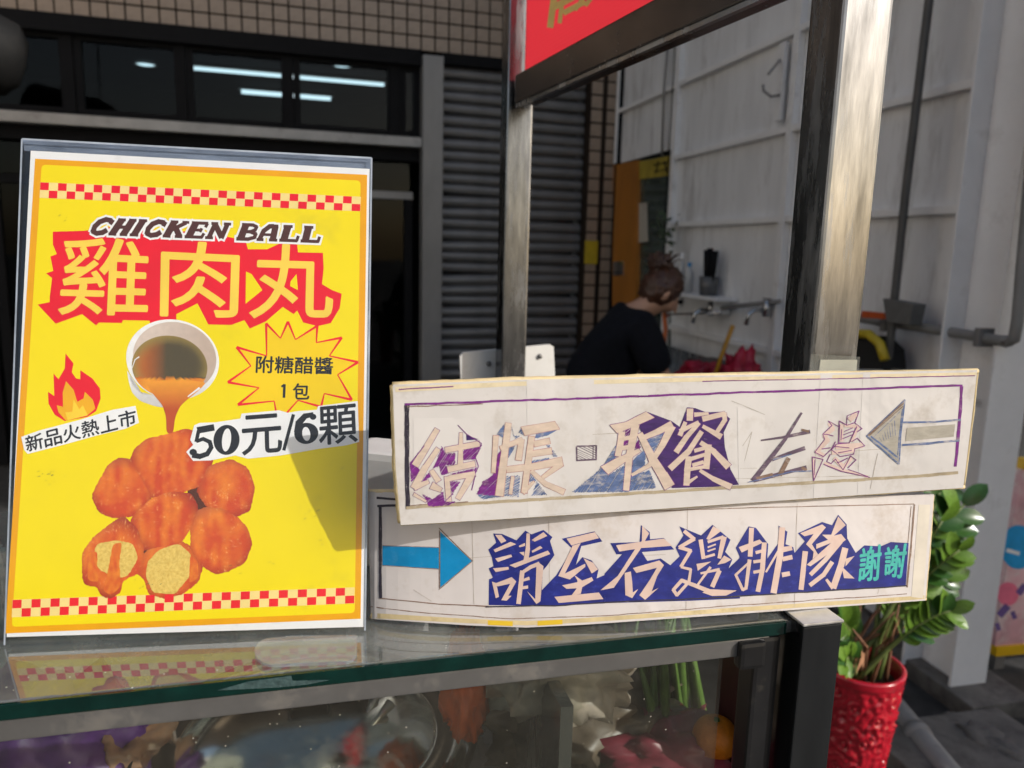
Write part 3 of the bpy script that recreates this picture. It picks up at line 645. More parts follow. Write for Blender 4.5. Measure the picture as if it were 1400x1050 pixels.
for ch, q in (('雞', [(140, 128), (500, 150), (490, 460), (120, 455)]), ('肉', [(552, 148), (875, 165), (865, 468), (546, 462)]), ('丸', [(938, 160), (1262, 172), (1262, 472), (915, 470)])):
    prt(4).text(ch, *G(q), bold=1.0).done('character', i_gold, paper)
# CHICKEN BALL, heavy slanted slab letters
LET = {
 'C': [([(.86, .28), (.74, .12), (.50, .08), (.27, .24), (.20, .52), (.28, .82), (.52, .93), (.76, .87), (.90, .70)], .22), ([(.86, .08), (.86, .36)], .13)],
 'H': [([(.24, .05), (.24, .95)], .26), ([(.78, .05), (.78, .95)], .26), ([(.24, .5), (.78, .5)], .15), ([(.06, .06), (.44, .06)], .13), ([(.06, .94), (.44, .94)], .13), ([(.60, .06), (.97, .06)], .13), ([(.60, .94), (.97, .94)], .13)],
 'I': [([(.5, .05), (.5, .95)], .25), ([(.1, .06), (.9, .06)], .13), ([(.1, .94), (.9, .94)], .13)],
 'K': [([(.24, .05), (.24, .95)], .26), ([(.84, .08), (.32, .54)], .17), ([(.46, .42), (.86, .92)], .26), ([(.06, .06), (.44, .06)], .13), ([(.06, .94), (.44, .94)], .13), ([(.64, .06), (.98, .06)], .12), ([(.64, .94), (1.0, .94)], .13)],
 'E': [([(.28, .05), (.28, .95)], .27), ([(.08, .07), (.90, .07)], .14), ([(.08, .93), (.94, .93)], .14), ([(.28, .5), (.70, .5)], .13), ([(.87, .07), (.85, .32)], .13), ([(.90, .93), (.92, .68)], .13), ([(.70, .38), (.70, .62)], .11)],
 'N': [([(.22, .05), (.22, .95)], .18), ([(.82, .05), (.82, .95)], .18), ([(.20, .08), (.84, .92)], .25), ([(.02, .06), (.36, .06)], .13), ([(.04, .94), (.42, .94)], .13), ([(.64, .06), (1.0, .06)], .13)],
 'B': [([(.26, .05), (.26, .95)], .27), ([(.06, .06), (.60, .06), (.82, .16), (.80, .36), (.60, .48), (.3, .48)], .15), ([(.60, .48), (.90, .60), (.90, .82), (.62, .94), (.06, .94)], .16)],
 'A': [([(.14, .95), (.20, .40), (.42, .10), (.62, .08)], .2), ([(.70, .06), (.78, .95)], .28), ([(.24, .62), (.78, .62)], .12), ([(.0, .94), (.34, .94)], .13), ([(.60, .94), (1.0, .94)], .13), ([(.42, .07), (.84, .07)], .14)],
 'L': [([(.28, .05), (.28, .95)], .28), ([(.06, .06), (.52, .06)], .13), ([(.06, .93), (.94, .93)], .14), ([(.90, .95), (.92, .62)], .13)]}
def bigword(word, q, grow, pr, gap=.03):
    wd = {'I': .52, ' ': .42}; tot = sum(wd.get(c, 1.0) + gap for c in word); x = 0
    for c in word:
        k = wd.get(c, 1.0)
        for pts, w_ in LET.get(c, []):
            P_ = []
            for (u, v) in pts:
                p = quadpt(q, (x + u * k) / tot, v); P_.append(p)
            hgt = (Vector(q[0]) - Vector(q[3])).length
            ww = w_ * hgt * (1.28 if pts[0][0] == pts[-1][0] else 1.12)
            if grow:   # lengthen the ends so that the white rim also shows there
                d0 = (P_[0] - P_[1]).normalized(); d1 = (P_[-1] - P_[-2]).normalized(); P_[0] = P_[0] + d0 * grow / 2; P_[-1] = P_[-1] + d1 * grow / 2
            pr.stroke(P_, ww + grow)
        x += k + gap
qc = G([(282, 54), (1226, 92), (1212, 158), (232, 122)])
pr = prt(5); bigword('CHICKEN BALL', qc, 5.4, pr); pr.done('title_rim', i_wh, paper)
pr = prt(6); bigword('CHICKEN BALL', qc, 0, pr); pr.done('title_lettering', i_br, paper)
# cup of sauce (printed picture)
m_pic = vcol('printed_picture', .32, .06, 300)
def L3(a, b_, t): t = max(0, min(1, t)); return tuple(a[i] + (b_[i] - a[i]) * t for i in range(3))
def hpx(x, y): return ((x - 20) * 2.9167, (y - 430) * 2.9167)
pr = prt(3); rings(pr, HH([(447, 215), (470, 285), (510, 320), (560, 320), (600, 372), (560, 366), (500, 345), (468, 312), (455, 270)])); 
rings(pr, HH(ell((630, 180), 187, 160, 12, 44))); pr.done('cup', m_pic, paper, lambda x, y: L3((.86, .85, .83), (.62, .60, .58), (hpx(x, y)[1] - 250) / 90))
pr = prt(4); rings(pr, HH(ell((638, 172), 168, 142, 12, 44))); pr.done('cup_inside', m_pic, paper, lambda x, y: L3((.66, .54, .46), (.52, .40, .32), (hpx(x, y)[0] - 560) / 200))
def sauce(x, y):
    u, v = hpx(x, y); a = (u - 470) / 170; c = L3((.62, .14, .008), (.085, .062, .022), a * 1.25)
    if v > 255: c = L3((.70, .20, .01), (.85, .33, .02), (math.sin(u * .05) + 1) / 2)
    d = math.hypot((u - 625) / 150, (v - 205) / 118); return L3(c, (.30, .21, .05), (d - .72) * 3.2 if v < 250 else 0)
pr = prt(5); rings(pr, HH(ell((618, 208), 152, 124, 8, 44)), (1, .95, .88, .8, .7, .6, .5, .4, .3, .2, .1)); pr.done('sauce', m_pic, paper, sauce)
pr = prt(6); rings(pr, HH([(520, 268), (600, 262), (690, 262), (765, 270), (738, 300), (690, 338), (660, 365), (640, 410), (632, 475), (606, 475), (604, 405), (590, 362), (548, 312)]), (1, .9, .75, .6, .4, .2)); pr.done('sauce_stream', m_pic, paper, lambda x, y: L3((.82, .32, .02), (.50, .07, .005), (hpx(x, y)[1] - 270) / 110))
prt(7).stroke(HH([(690, 328), (738, 292)]), 3, (.5, 1)).stroke(HH([(468, 215), (480, 180), (497, 168)]), 2, (.4, .8)).done('sauce_glint', i_wh, paper)
# flame
prt(2).poly(HH([(203, 155), (235, 195), (228, 230), (245, 255), (262, 258), (262, 222), (310, 255), (340, 295), (343, 335), (325, 385), (290, 408), (200, 425), (160, 400), (135, 355), (133, 308), (158, 325), (155, 235), (175, 258), (200, 215)])).done('flame', i_rd, paper)
prt(3).poly(HH([(205, 266), (235, 300), (250, 348), (275, 335), (280, 308), (312, 340), (322, 375), (290, 402), (205, 424), (175, 390), (168, 362), (193, 368), (192, 310)])).done('flame_inner', i_fl, paper)
prt(4).poly(HH([(235, 338), (258, 378), (272, 362), (292, 402), (212, 422), (202, 390), (230, 388)])).done('flame_core', i_fy, paper)
# starburst
st = [(1003, 35), (1060, 95), (1090, 28), (1120, 100), (1207, 45), (1203, 112), (1305, 92), (1255, 165), (1370, 190), (1288, 240), (1345, 340), (1235, 315), (1222, 368), (1130, 342), (1050, 432), (1035, 345), (890, 360), (975, 292), (850, 270), (942, 205), (885, 130), (1005, 165)]
prt(2).poly(HH(st)).done('starburst', i_burst, paper)
pr = prt(3); S_ = HH(st + [st[0]])
for a, b_ in zip(S_, S_[1:]): pr.stroke([a, b_], 2.6, (1.3, .6) if S_.index(a) % 2 == 0 else (.6, 1.3))
pr.done('starburst_outline', i_rd, paper)
pr = prt(4); pr.text('附糖醋醬', *HH([(965, 165), (1270, 172), (1268, 238), (962, 232)]), bold=.45); pr.stroke(HH([(1076, 278), (1074, 332)]), 3.6).stroke(HH([(1064, 288), (1077, 279)]), 2.8).text('包', *HH([(1110, 275), (1174, 275), (1174, 338), (1110, 338)]), bold=.5); pr.done('lettering', i_bk, paper)
# price
prt(6).poly(HH([(684, 548), (712, 520), (700, 500), (716, 442), (738, 432), (800, 430), (900, 415), (905, 395), (1055, 382), (1090, 392), (1130, 385), (1205, 380), (1210, 365), (1368, 345), (1374, 508), (1320, 522), (1215, 535), (1120, 552), (1060, 562), (930, 575), (880, 562), (780, 582), (712, 584)])).done('price_rim', i_wh, paper)
pr = prt(7)
pr.stroke(HH([(728, 462), (796, 450)]), 9).stroke(HH([(734, 462), (724, 508)]), 5).stroke(HH([(724, 506), (752, 496), (778, 508), (784, 530), (768, 556), (738, 566), (708, 560)]), 9.5, (.5, .8)).poly(HH(ell((712, 549), 15, 13)))
ring_o, ring_i = ell((845, 500), 52, 60, 6, 40), ell((845, 500), 18, 46, 6, 40)
for k in range(40): pr.poly(HH([ring_o[k], ring_o[(k + 1) % 40], ring_i[(k + 1) % 40], ring_i[k]]))
ring_o, ring_i = ell((1163, 474), 48, 42, -8, 40), ell((1163, 476), 16, 28, -8, 40)
for k in range(40): pr.poly(HH([ring_o[k], ring_o[(k + 1) % 40], ring_i[(k + 1) % 40], ring_i[k]]))
pr.stroke(HH([(1130, 470), (1134, 432), (1158, 405), (1192, 398)]), 10, (1.1, .6)).poly(HH(ell((1190, 408), 13, 12)))
pr.text('元', *HH([(905, 406), (1062, 394), (1066, 548), (908, 562)]), bold=.7).stroke(HH([(1112, 398), (1073, 542)]), 4.6).text('顆', *HH([(1212, 370), (1362, 356), (1368, 506), (1216, 522)]), bold=.7)
pr.done('price_lettering', i_bk, paper)
prt(5).poly(HH([(26, 488), (100, 462), (260, 420), (390, 380), (482, 364), (496, 432), (440, 456), (330, 482), (200, 518), (52, 556), (38, 540)])).done('slogan_rim', i_wh, paper)
pr = prt(6); tx = '新品火熱上市'
for i, ch in enumerate(tx):
    q = [(36, 488), (484, 374), (490, 438), (46, 550)]; a, b_ = i / 6 + .008, (i + 1) / 6 - .008
    pr.text(ch, *HH([quadpt(q, a, .0), quadpt(q, b_, .0), quadpt(q, b_, 1), quadpt(q, a, 1)]), bold=.45)
pr.done('slogan_lettering', i_bk, paper)
# chicken balls (printed picture)
balls = [('b2', [(250, 235), (320, 240), (340, 290), (400, 400), (430, 450), (330, 540), (220, 550), (150, 520), (110, 440), (150, 350), (200, 270)], 0),
 ('b3', [(750, 280), (870, 240), (960, 290), (995, 390), (970, 510), (900, 545), (830, 500), (740, 490), (690, 410), (720, 350)], 0),
 ('b4', [(430, 460), (540, 420), (640, 430), (680, 500), (650, 600), (590, 690), (470, 710), (390, 730), (330, 640), (330, 560)], 0),
 ('b1', [(480, 115), (620, 75), (700, 100), (770, 200), (740, 300), (680, 380), (590, 410), (480, 445), (400, 420), (350, 340), (320, 260), (350, 180), (410, 130)], 0),
 ('b5', [(680, 530), (790, 490), (870, 530), (950, 610), (980, 700), (940, 800), (860, 840), (790, 860), (710, 810), (660, 720), (655, 600)], 0),
 ('b6', [(270, 560), (340, 620), (380, 720), (370, 850), (270, 900), (260, 960), (200, 995), (150, 970), (140, 930), (70, 920), (60, 870), (60, 750), (120, 670), (210, 600)], 1),
 ('b7', [(440, 720), (580, 690), (680, 740), (705, 830), (680, 910), (600, 970), (510, 995), (420, 970), (400, 890), (350, 860), (380, 780)], 1)]
prt(2).poly(BB([(630, 400), (700, 380), (755, 490), (690, 560), (640, 480)])).poly(BB([(370, 700), (430, 690), (420, 760), (370, 760)])).done('picture_gap', ink('print_dark_brown', (.10, .03, .015)), paper)
for i, (nm, P_, cut) in enumerate(balls):
    pr = prt(3 + (i % 3)); P_ = [(sum(p[0] for p in P_) / len(P_) * -.07 + p[0] * 1.07, sum(p[1] for p in P_) / len(P_) * -.07 + p[1] * 1.07) for p in P_]; c, PP = rings(pr, BB(P_), [1 - k / 24 for k in range(24)], 1.2); rad = sum((p - c).length for p in PP) / len(PP)
    def colf(x, y, c=c, rad=rad, i=i):
        d = math.hypot(x - c.x, y - c.y) / rad; st_ = noise.noise(Vector((x * .09 + i * 7, y * .025, i))); bl_ = noise.fractal(Vector((x * .06 + i, y * .06, i * 3)), .6, 2.1, 3); fn = noise.noise(Vector((x * .5, y * .5, i)))
        lx = ((x - c.x) * -.35 + (y - c.y) * -.6) / rad; base = L3((.62, .06, .004), (.80, .20, .012), .42 + lx * .35 + st_ * .9 + bl_ * .35 + fn * .12)
        base = L3(base, (.36, .022, .004), max(0, (d - .78) * 2.6)); return L3(base, (.92, .48, .16), max(0, fn * bl_ - .10) * 2.2 + max(0, lx - .4) * .35)
    pr.done('printed_ball', m_pic, paper, colf)
def cutf(x, y):
    n_ = noise.fractal(Vector((x * .25, y * .25, 4)), .6, 2.2, 4); return L3((.80, .58, .14), (.62, .38, .06), .35 + n_ * .7 + .5 * noise.noise(Vector((x * .7, y * .7, 1))))
pr = prt(7); rings(pr, BB([(130, 700), (240, 680), (330, 700), (360, 780), (300, 880), (240, 890), (140, 840), (110, 770)]), [1 - k / 18 for k in range(18)], 1); rings(pr, BB([(470, 735), (580, 697), (650, 755), (645, 880), (560, 980), (440, 970), (400, 880), (410, 800)]), [1 - k / 18 for k in range(18)], .8); pr.done('printed_filling', m_pic, paper, cutf)
pr = prt(8); rings(pr, BB([(220, 700), (270, 690), (255, 800), (262, 940), (205, 985), (165, 960), (190, 860), (205, 780)]), wob=.8); rings(pr, BB([(80, 750), (135, 740), (130, 850), (150, 910), (80, 905)]), wob=.8); rings(pr, BB([(645, 760), (690, 800), (690, 890), (640, 920)]), wob=.6); pr.done('printed_drip', m_pic, paper, lambda x, y: L3((.78, .22, .012), (.66, .075, .006), .5 + .8 * noise.noise(Vector((x * .2, y * .1, 2)))))
# scuffs on the poster
pr = prt(9)
for k in range(46):
    cx, cy = random.choice([(62, 645), (70, 652), (418, 700), (320, 780), (205, 800), (440, 740), (380, 770), (90, 300), (450, 640)]); x, y = cx + random.gauss(0, 9), cy + random.gauss(0, 5); pr.stroke([(x, y), (x + random.uniform(1, 4), y - random.uniform(0, 2))], random.uniform(.3, .8))
o = pr.done('scuff_marks', pm('scuff', (.14, .11, .03), .7), paper); o['kind'] = 'stuff'

# ================================================================== HAND LETTERED CARDBOARD SIGNS
def inkm(name, col, var=.25, sc__=90, st=(1, 1, 3), bare=(.62, .56, .50), thr=.60, amt=.6): return pm(name, col, .5, var, sc__, stretch=st, dirt=bare, dscale=110, damt=amt, dthr=thr, wr=.55)
m_board = pm('sign_paper', (.66, .63, .605), .42, .08, 7, dirt=(.45, .40, .34), dscale=22, damt=.6, dthr=.52, wr=.55)
m_board2 = pm('sign_paper_pink', (.64, .595, .575), .42, .08, 7, dirt=(.46, .38, .30), dscale=20, damt=.6, dthr=.53, wr=.55)
m_tape = pm('masking_tape', (.62, .50, .28), .45, .18, 40, dirt=(.36, .26, .12), dscale=60, damt=.6, dthr=.55)
k_cream = inkm('pale_peach_pencil', (.62, .50, .405), .12, thr=.58, bare=(.66, .60, .53)); k_peach = pm('peach_paint', (.64, .47, .40), .5, .10, 40, dirt=(.66, .58, .52), dscale=40, damt=.5, dthr=.55, wr=.55)
k_pur = inkm('purple_marker', (.17, .02, .20), .35, thr=.55, amt=.5); k_dpur = inkm('dark_purple_marker', (.05, .018, .12), .3, thr=.64, amt=.4); k_steelblue = inkm('faded_blue_pen', (.10, .15, .30), .35, thr=.5, amt=.75)
k_dark = inkm('black_marker', (.03, .025, .04), .3, thr=.6, amt=.5); k_brn = inkm('brown_pencil', (.22, .14, .10), .3, thr=.55, amt=.6); k_gry = inkm('grey_purple_pen', (.12, .08, .12), .35, thr=.54, amt=.6)
k_pink = inkm('pink_pencil', (.42, .19, .19), .2, thr=.56, amt=.6); k_plum = inkm('plum_pen', (.20, .05, .20), .3, thr=.6, amt=.5); k_ochre = inkm('ochre_stain', (.40, .33, .22), .2, thr=.55, amt=.5); k_shaft = inkm('grey_wash', (.40, .37, .31), .15, thr=.55, amt=.5)
k_blue = pm('ultramarine_marker', (.013, .020, .185), .42, .28, 60, stretch=(1, 1, 2), dirt=(.05, .07, .42), dscale=90, damt=.6, dthr=.55, wr=.55); k_cyan = pm('cyan_paint', (.0, .23, .50), .45, .12, 50, dirt=(.15, .40, .60), dscale=120, damt=.3, wr=.55); k_teal = inkm('teal_paint', (.05, .42, .36), .15, thr=.62, amt=.4); k_yel = pm('yellow_tape', (.72, .48, .03), .4, .1)
# --- upper sign
kk = .575 / .62
uTL, uTR, uBR, uBL = at(535, 523, .4994 * kk), at(1338, 505, .5981 * kk), at(1318, 668, .62 * kk), at(545, 718, .5214 * kk)
un = (uBR - uBL).cross(uTL - uBL).normalized()
if un.y > 0: un = -un
uu = (uBR - uBL).normalized()
SU = Sheet(uBL, un)
usign = thing('cardboard_sign', 'upper hand lettered sign with faint purple characters and a left pointing grey arrow', 'sign', (uBL + uBR) / 2, 'hand lettered cardboard signs on the cart')
def board(name, sh, outline, thick, mat, parent, step=16, wrinkle=.0005):
    b = bmesh.new(); vs = [b.verts.new((p[0], p[1], 0)) for p in outline]
    for t in tessellate_polygon([[Vector((p[0], p[1], 0)) for p in outline]]): b.faces.new([vs[i] for i in t])
    sub2d(b, step); xs = [p[1] for p in outline]; y = min(xs) + step
    while y < max(xs): bmesh.ops.bisect_plane(b, geom=b.verts[:] + b.edges[:] + b.faces[:], plane_co=(0, y, 0), plane_no=(0, 1, 0), dist=1e-4); y += step
    for v in b.verts: v.co = sh.pt(v.co.x, v.co.y, 0)
    for f in b.faces:
        f.normal_update()
        if f.normal.dot(sh.n) < 0: f.normal_flip()
    ex = bmesh.ops.extrude_face_region(b, geom=b.faces[:]); nv = [g for g in ex['geom'] if isinstance(g, bmesh.types.BMVert)]
    bmesh.ops.translate(b, verts=nv, vec=-sh.n * thick); bmesh.ops.recalc_face_normals(b, faces=b.faces[:])
    return fin(name, b, mat, parent)
board('board', SU, [(537, 526), (700, 519.5), (940, 514), (1336, 506), (1330, 560), (1317, 667), (930, 694), (700, 709), (548, 718), (541, 640)], .005, m_board, usign)
def roll(name, sh, pts, rad, mat, parent, lift=0):
    tb(name, [sh.pt(x, y, lift) for x, y in pts], rad, mat, parent, 8)
def ln(pts, n=14): 
    out = []
    for a, b_ in zip(pts, pts[1:]):
        for k in range(n): t = k / n; out.append((a[0] + (b_[0] - a[0]) * t, a[1] + (b_[1] - a[1]) * t))
    return out + [pts[-1]]
def wob(pts, a): return [(x + random.uniform(-a, a), y + random.uniform(-a, a)) for x, y in pts]
roll('tape_edge', SU, wob(ln([(537, 527), (700, 520), (940, 514.5), (1336, 508)]), .5), .0022, m_tape, usign, -.0022)
roll('tape_edge', SU, wob(ln([(548, 715), (700, 706), (930, 691), (1317, 665)]), .5), .0019, m_tape, usign, -.0022)
roll('tape_edge', SU, wob(ln([(538, 527), (541, 640), (548, 714)]), .6), .0022, m_tape, usign, -.0022)
roll('tape_edge', SU, wob(ln([(1335, 508), (1330, 560), (1317, 664)]), .3), .0014, m_tape, usign, -.0022)
def pu(l): return Print(SU, l)
pu(1).poly([(540, 529), (700, 522), (940, 516.5), (1335, 509), (1335, 513), (940, 522), (700, 528), (541, 536)]).done('top_tape', pm('pale_tape', (.72, .62, .42), .4, .12, 50, dirt=(.5, .4, .25), dscale=60, damt=.5), usign)
# old paper patches on the board
for q in ([(620, 573), (661, 571), (663, 690), (622, 693)], [(565, 572), (620, 571), (622, 690), (566, 694)], [(720, 519), (812, 517), (815, 698), (722, 706)], [(1008, 556), (1046, 566), (1042, 658), (1010, 660)], [(1122, 511), (1138, 511), (1128, 680), (1112, 681)], [(1180, 510), (1190, 510), (1182, 676), (1172, 677)]):
    o = pu(1).poly(q).done('paper_patch', pm('patch_paper', (.68, .65, .625), .42, .07, 8, dirt=(.50, .45, .38), dscale=22, damt=.55, dthr=.53, wr=.55), usign)
# ruled borders
pu(2).line([(553, 553), (760, 546), (1000, 537), (1316, 527)], 3.0, 1.0).done('border_line', k_pur, usign)
pu(2).line([(545, 532.5), (620, 528.5)], 1.6, .6).done('border_line', k_plum, usign); pu(2).line([(960, 521.5), (1333, 513.5)], 1.2, .6).done('border_line', k_plum, usign)
pr = pu(2)
for dx in (-2.4, -1.2, 0, 1.2, 2.4): pr.line([(556 + dx, 554), (556.5 + dx, 624), (557.5 + dx, 696)], 1.5, 1.1)
pr.done('border_line', k_dark, usign)
pu(2).line([(555, 694), (780, 680), (1010, 665.5), (1240, 652), (1310, 646)], 4.2, 1.0).done('border_line', k_ochre, usign)
pr = pu(2)
for dx in (-1.4, 0, 1.4): pr.line([(1315 + dx, 528), (1311 + dx, 590), (1306 + dx, 638)], 1.6, 1.0)
pr.done('border_line', k_pur, usign)
pu(3).line([(556, 556), (660, 552)], 1.4, 1).done('border_line', k_brn, usign); pu(3).line([(560, 691), (640, 686)], 1.2, 1).done('border_line', k_brn, usign)
A = X(540, 540, 5.8333); B = X(770, 540, 5.8333); CC = X(1000, 530, 5.8333)
def scrib(pr, poly, n, wd, ang, jit=.6):
    """pen hatching clipped to an outline"""
    P_ = [Vector(p) for p in poly]; c = sum(P_, Vector((0, 0))) / len(P_); d = Vector((math.cos(ang), math.sin(ang))); q = Vector((-d.y, d.x))
    lo = min((p - c).dot(q) for p in P_); hi = max((p - c).dot(q) for p in P_)
    for k in range(n):
        h = lo + (hi - lo) * (k + .5) / n; xs = []
        for a, b_ in zip(P_, P_[1:] + P_[:1]):
            ha, hb = (a - c).dot(q) - h, (b_ - c).dot(q) - h
            if ha * hb < 0: xs.append((a.lerp(b_, ha / (ha - hb)) - c).dot(d))
        xs.sort()
        for x0, x1 in zip(xs[::2], xs[1::2]):
            pr.stroke([c + d * (x0 + random.uniform(-1, 1) * jit) + q * (h + random.uniform(-jit, jit)), c + d * (x1 + random.uniform(-1, 1) * jit) + q * (h + random.uniform(-jit, jit))], wd * random.uniform(.6, 1.3))
def glyph(sheet, name, parent, tf, scale, strokes, polys, matl, layer, fills=(), outl=None):
    for j, (poly, m, dens) in enumerate(fills):
        pr = Print(sheet, layer - 2); q = tf(poly)
        if dens is None: pr.poly(q)
        else:
            ext = max(max(p[1] for p in q) - min(p[1] for p in q), max(p[0] for p in q) - min(p[0] for p in q)); scrib(pr, q, max(3, int(ext * dens)), 1.25, R(-58) + (j % 3) * .25)
        pr.done('shade_fill', m, parent)
    if outl:
        pr = Print(sheet, layer - 1)
        for pts, w_, tp_ in strokes:
            P_ = [Vector(p) for p in tf(pts)]; d0 = (P_[0] - P_[1]).normalized(); d1 = (P_[-1] - P_[-2]).normalized(); P_[0] += d0 * outl[1]; P_[-1] += d1 * outl[1]
            pr.stroke(P_, w_ / scale + 2 * outl[1], tp_)
        for p in polys: pr.line(tf(p), 2 * outl[1], .3, True)
        pr.done('character_outline', outl[0], parent)
    pr = Print(sheet, layer)
    for pts, w_, tp_ in strokes: pr.stroke(tf(pts), w_ / scale, tp_, .25)
    for p in polys: pr.poly(tf(p))
    return pr.done(name, matl, parent)
S1 = (1, 1)
glyph(SU, 'character', usign, A, 5.83, [([(338, 272), (250, 420), (160, 565)], 56, (.8, 1)), ([(345, 425), (240, 580), (150, 745)], 56, (.7, 1)), ([(150, 740), (270, 690)], 50, (1, .6)), ([(290, 600), (350, 690)], 46, (.8, 1)), ([(150, 790), (250, 850)], 40, (.7, .5)), ([(290, 720), (370, 760)], 60, (1, .6)), ([(527, 300), (520, 590)], 46, (.6, 1)), ([(400, 440), (675, 388)], 52, (.9, .9)), ([(420, 595), (640, 548)], 48, S1), ([(412, 650), (430, 850)], 50, (.8, .9)), ([(430, 665), (640, 628)], 44, S1), ([(610, 640), (500, 830)], 58, (1, .7))], [], k_cream, 6,
 [([(375, 405), (405, 470), (480, 462), (478, 560), (405, 560), (440, 620), (370, 640), (350, 565), (305, 585), (330, 530)], k_pur, .75), ([(550, 440), (692, 400), (640, 510), (530, 525)], k_pur, .8), ([(568, 318), (670, 355), (570, 362)], k_dpur, None), ([(440, 630), (650, 580), (660, 612), (470, 640)], k_pur, .7), ([(440, 690), (522, 690), (455, 800)], k_pur, .7), ([(215, 790), (300, 830), (385, 770), (395, 850), (485, 852), (420, 880), (270, 890), (255, 850)], k_pur, .8), ([(185, 725), (268, 620), (285, 650), (235, 690)], k_pur, .7), ([(120, 545), (235, 405), (250, 420), (160, 565), (215, 610), (130, 690)], k_pur, .7)], (k_plum, .6))
for q_ in ([(500, 240), (570, 310), (692, 385), (640, 500), (665, 570), (640, 625)], [(640, 640), (612, 760)], [(400, 850), (450, 800)], [(130, 540), (235, 405)]): pu(7).line(A(q_), 1.1, .5).done('character_outline', k_pur, usign)
glyph(SU, 'character', usign, A, 5.83, [([(805, 325), (785, 620)], 46, (.9, .7)), ([(905, 225), (870, 500), (832, 805)], 66, (.7, 1)), ([(840, 425), (1010, 360), (985, 520)], 48, (.7, 1)), ([(1090, 330), (1060, 560), (1030, 780)], 48, S1), ([(1110, 392), (1235, 365)], 44, S1), ([(1085, 470), (1250, 445)], 48, S1), ([(890, 595), (1100, 572), (1335, 525)], 60, (.8, 1)), ([(1085, 605), (1200, 710), (1350, 775)], 52, (.6, .9)), ([(1330, 545), (1175, 660)], 50, (1, .6)), ([(1020, 780), (1110, 690)], 34, (1, .5)), ([(940, 650), (920, 790)], 38, (.7, .7))], [[(1005, 255), (1275, 212), (1312, 272), (1035, 322)]], k_cream, 6,
 [([(815, 312), (872, 238), (872, 345)], k_steelblue, .9), ([(985, 300), (1010, 265), (1045, 330)], k_steelblue, .8), ([(1130, 310), (1300, 268), (1225, 318), (1120, 345)], k_steelblue, .8), ([(1210, 400), (1230, 400), (1295, 490), (1260, 492)], k_steelblue, .8), ([(1080, 525), (1235, 498), (1210, 528), (1085, 545)], k_steelblue, .5), ([(890, 650), (1000, 640), (990, 810), (870, 805)], k_steelblue, .6), ([(1040, 700), (1080, 620), (1125, 685)], k_steelblue, .8), ([(1100, 780), (1130, 690), (1215, 795), (1090, 800)], k_steelblue, .8), ([(930, 250), (945, 330), (1000, 320), (960, 350)], k_steelblue, .6), ([(905, 400), (960, 390), (950, 430), (905, 500)], k_steelblue, .6), ([(780, 640), (822, 470), (855, 430), (825, 640), (800, 800), (650, 795), (700, 690)], k_pur, .85), ([(660, 800), (800, 700), (860, 810), (700, 830)], k_steelblue, .6)], (k_pink, .65))
# dot box between the words
q = B([(106, 410), (265, 404), (262, 515), (108, 521)]); pr = pu(4); scrib(pr, q, 11, .7, R(25)); pr.line(q, 2.2, .5, True); pr.line(B([(240, 410), (238, 515)]), 1.2, .4); pr.done('dot_box', k_gry, usign)
glyph(SU, 'character', usign, B, 5.83, [([(470, 290), (455, 400), (435, 490)], 50, S1), ([(578, 235), (530, 480), (502, 762)], 60, (1, .8)), ([(470, 350), (560, 335)], 34, S1), ([(462, 425), (555, 410)], 34, S1), ([(640, 342), (760, 290), (870, 232)], 50, (.8, 1.1)), ([(868, 245), (790, 400), (690, 560), (545, 640)], 56, (1.1, .4)), ([(610, 305), (715, 515), (800, 650), (850, 735)], 66, (.7, 1.35))], [[(372, 240), (500, 215), (660, 133), (728, 180), (600, 238), (430, 305)], [(300, 572), (430, 500), (600, 428), (622, 450), (480, 545), (360, 634)]], k_cream, 7,
 [([(75, 775), (290, 600), (420, 400), (445, 480), (330, 565), (365, 640), (490, 560), (478, 690), (522, 772)], k_steelblue, .85), ([(480, 265), (545, 260), (540, 320), (485, 318)], k_pur, .8), ([(470, 365), (525, 360), (515, 400), (470, 400)], k_pur, .8), ([(570, 400), (600, 360), (615, 420), (580, 450)], k_pur, .8), ([(560, 520), (660, 430), (650, 560), (545, 630)], k_steelblue, .75), ([(660, 350), (830, 265), (720, 450)], k_steelblue, .75), ([(532, 645), (690, 600), (742, 742), (530, 765)], k_steelblue, .9), ([(600, 240), (672, 135), (865, 208), (930, 255), (990, 98), (1055, 105), (1140, 138), (1270, 133), (1332, 190), (1280, 300), (1290, 420), (1335, 595), (1402, 715), (1210, 732), (870, 742), (742, 500), (880, 245), (855, 225), (640, 330)], k_dpur, None)], (k_plum, .65))
glyph(SU, 'character', usign, B, 5.83, [([(1012, 108), (1010, 205)], 50, S1), ([(1045, 158), (1160, 148)], 36, (1, .6)), ([(975, 215), (930, 325)], 40, (.8, 1)), ([(930, 290), (1080, 215)], 34, (1, .8)), ([(1085, 222), (980, 340), (900, 458)], 46, (.7, 1)), ([(1105, 290), (1000, 450), (850, 588)], 54, (.7, .9)), ([(1110, 192), (1285, 150), (1290, 200), (1210, 320)], 44, (1, .7)), ([(1112, 248), (1262, 335)], 46, (.6, 1)), ([(1095, 378), (1200, 450), (1320, 575)], 58, (.6, 1)), ([(1003, 490), (990, 600), (982, 722)], 48, S1), ([(1045, 445), (1140, 420)], 30, S1), ([(1010, 512), (1130, 475)], 30, S1), ([(1030, 560), (1120, 535)], 30, S1), ([(1160, 395), (1140, 590)], 48, S1), ([(1000, 595), (1140, 570)], 26, S1), ([(1090, 600), (1200, 670), (1340, 735)], 54, (.5, .9)), ([(985, 705), (1070, 650)], 34, (1, .4))], [], k_cream, 7, [], (k_plum, .6))
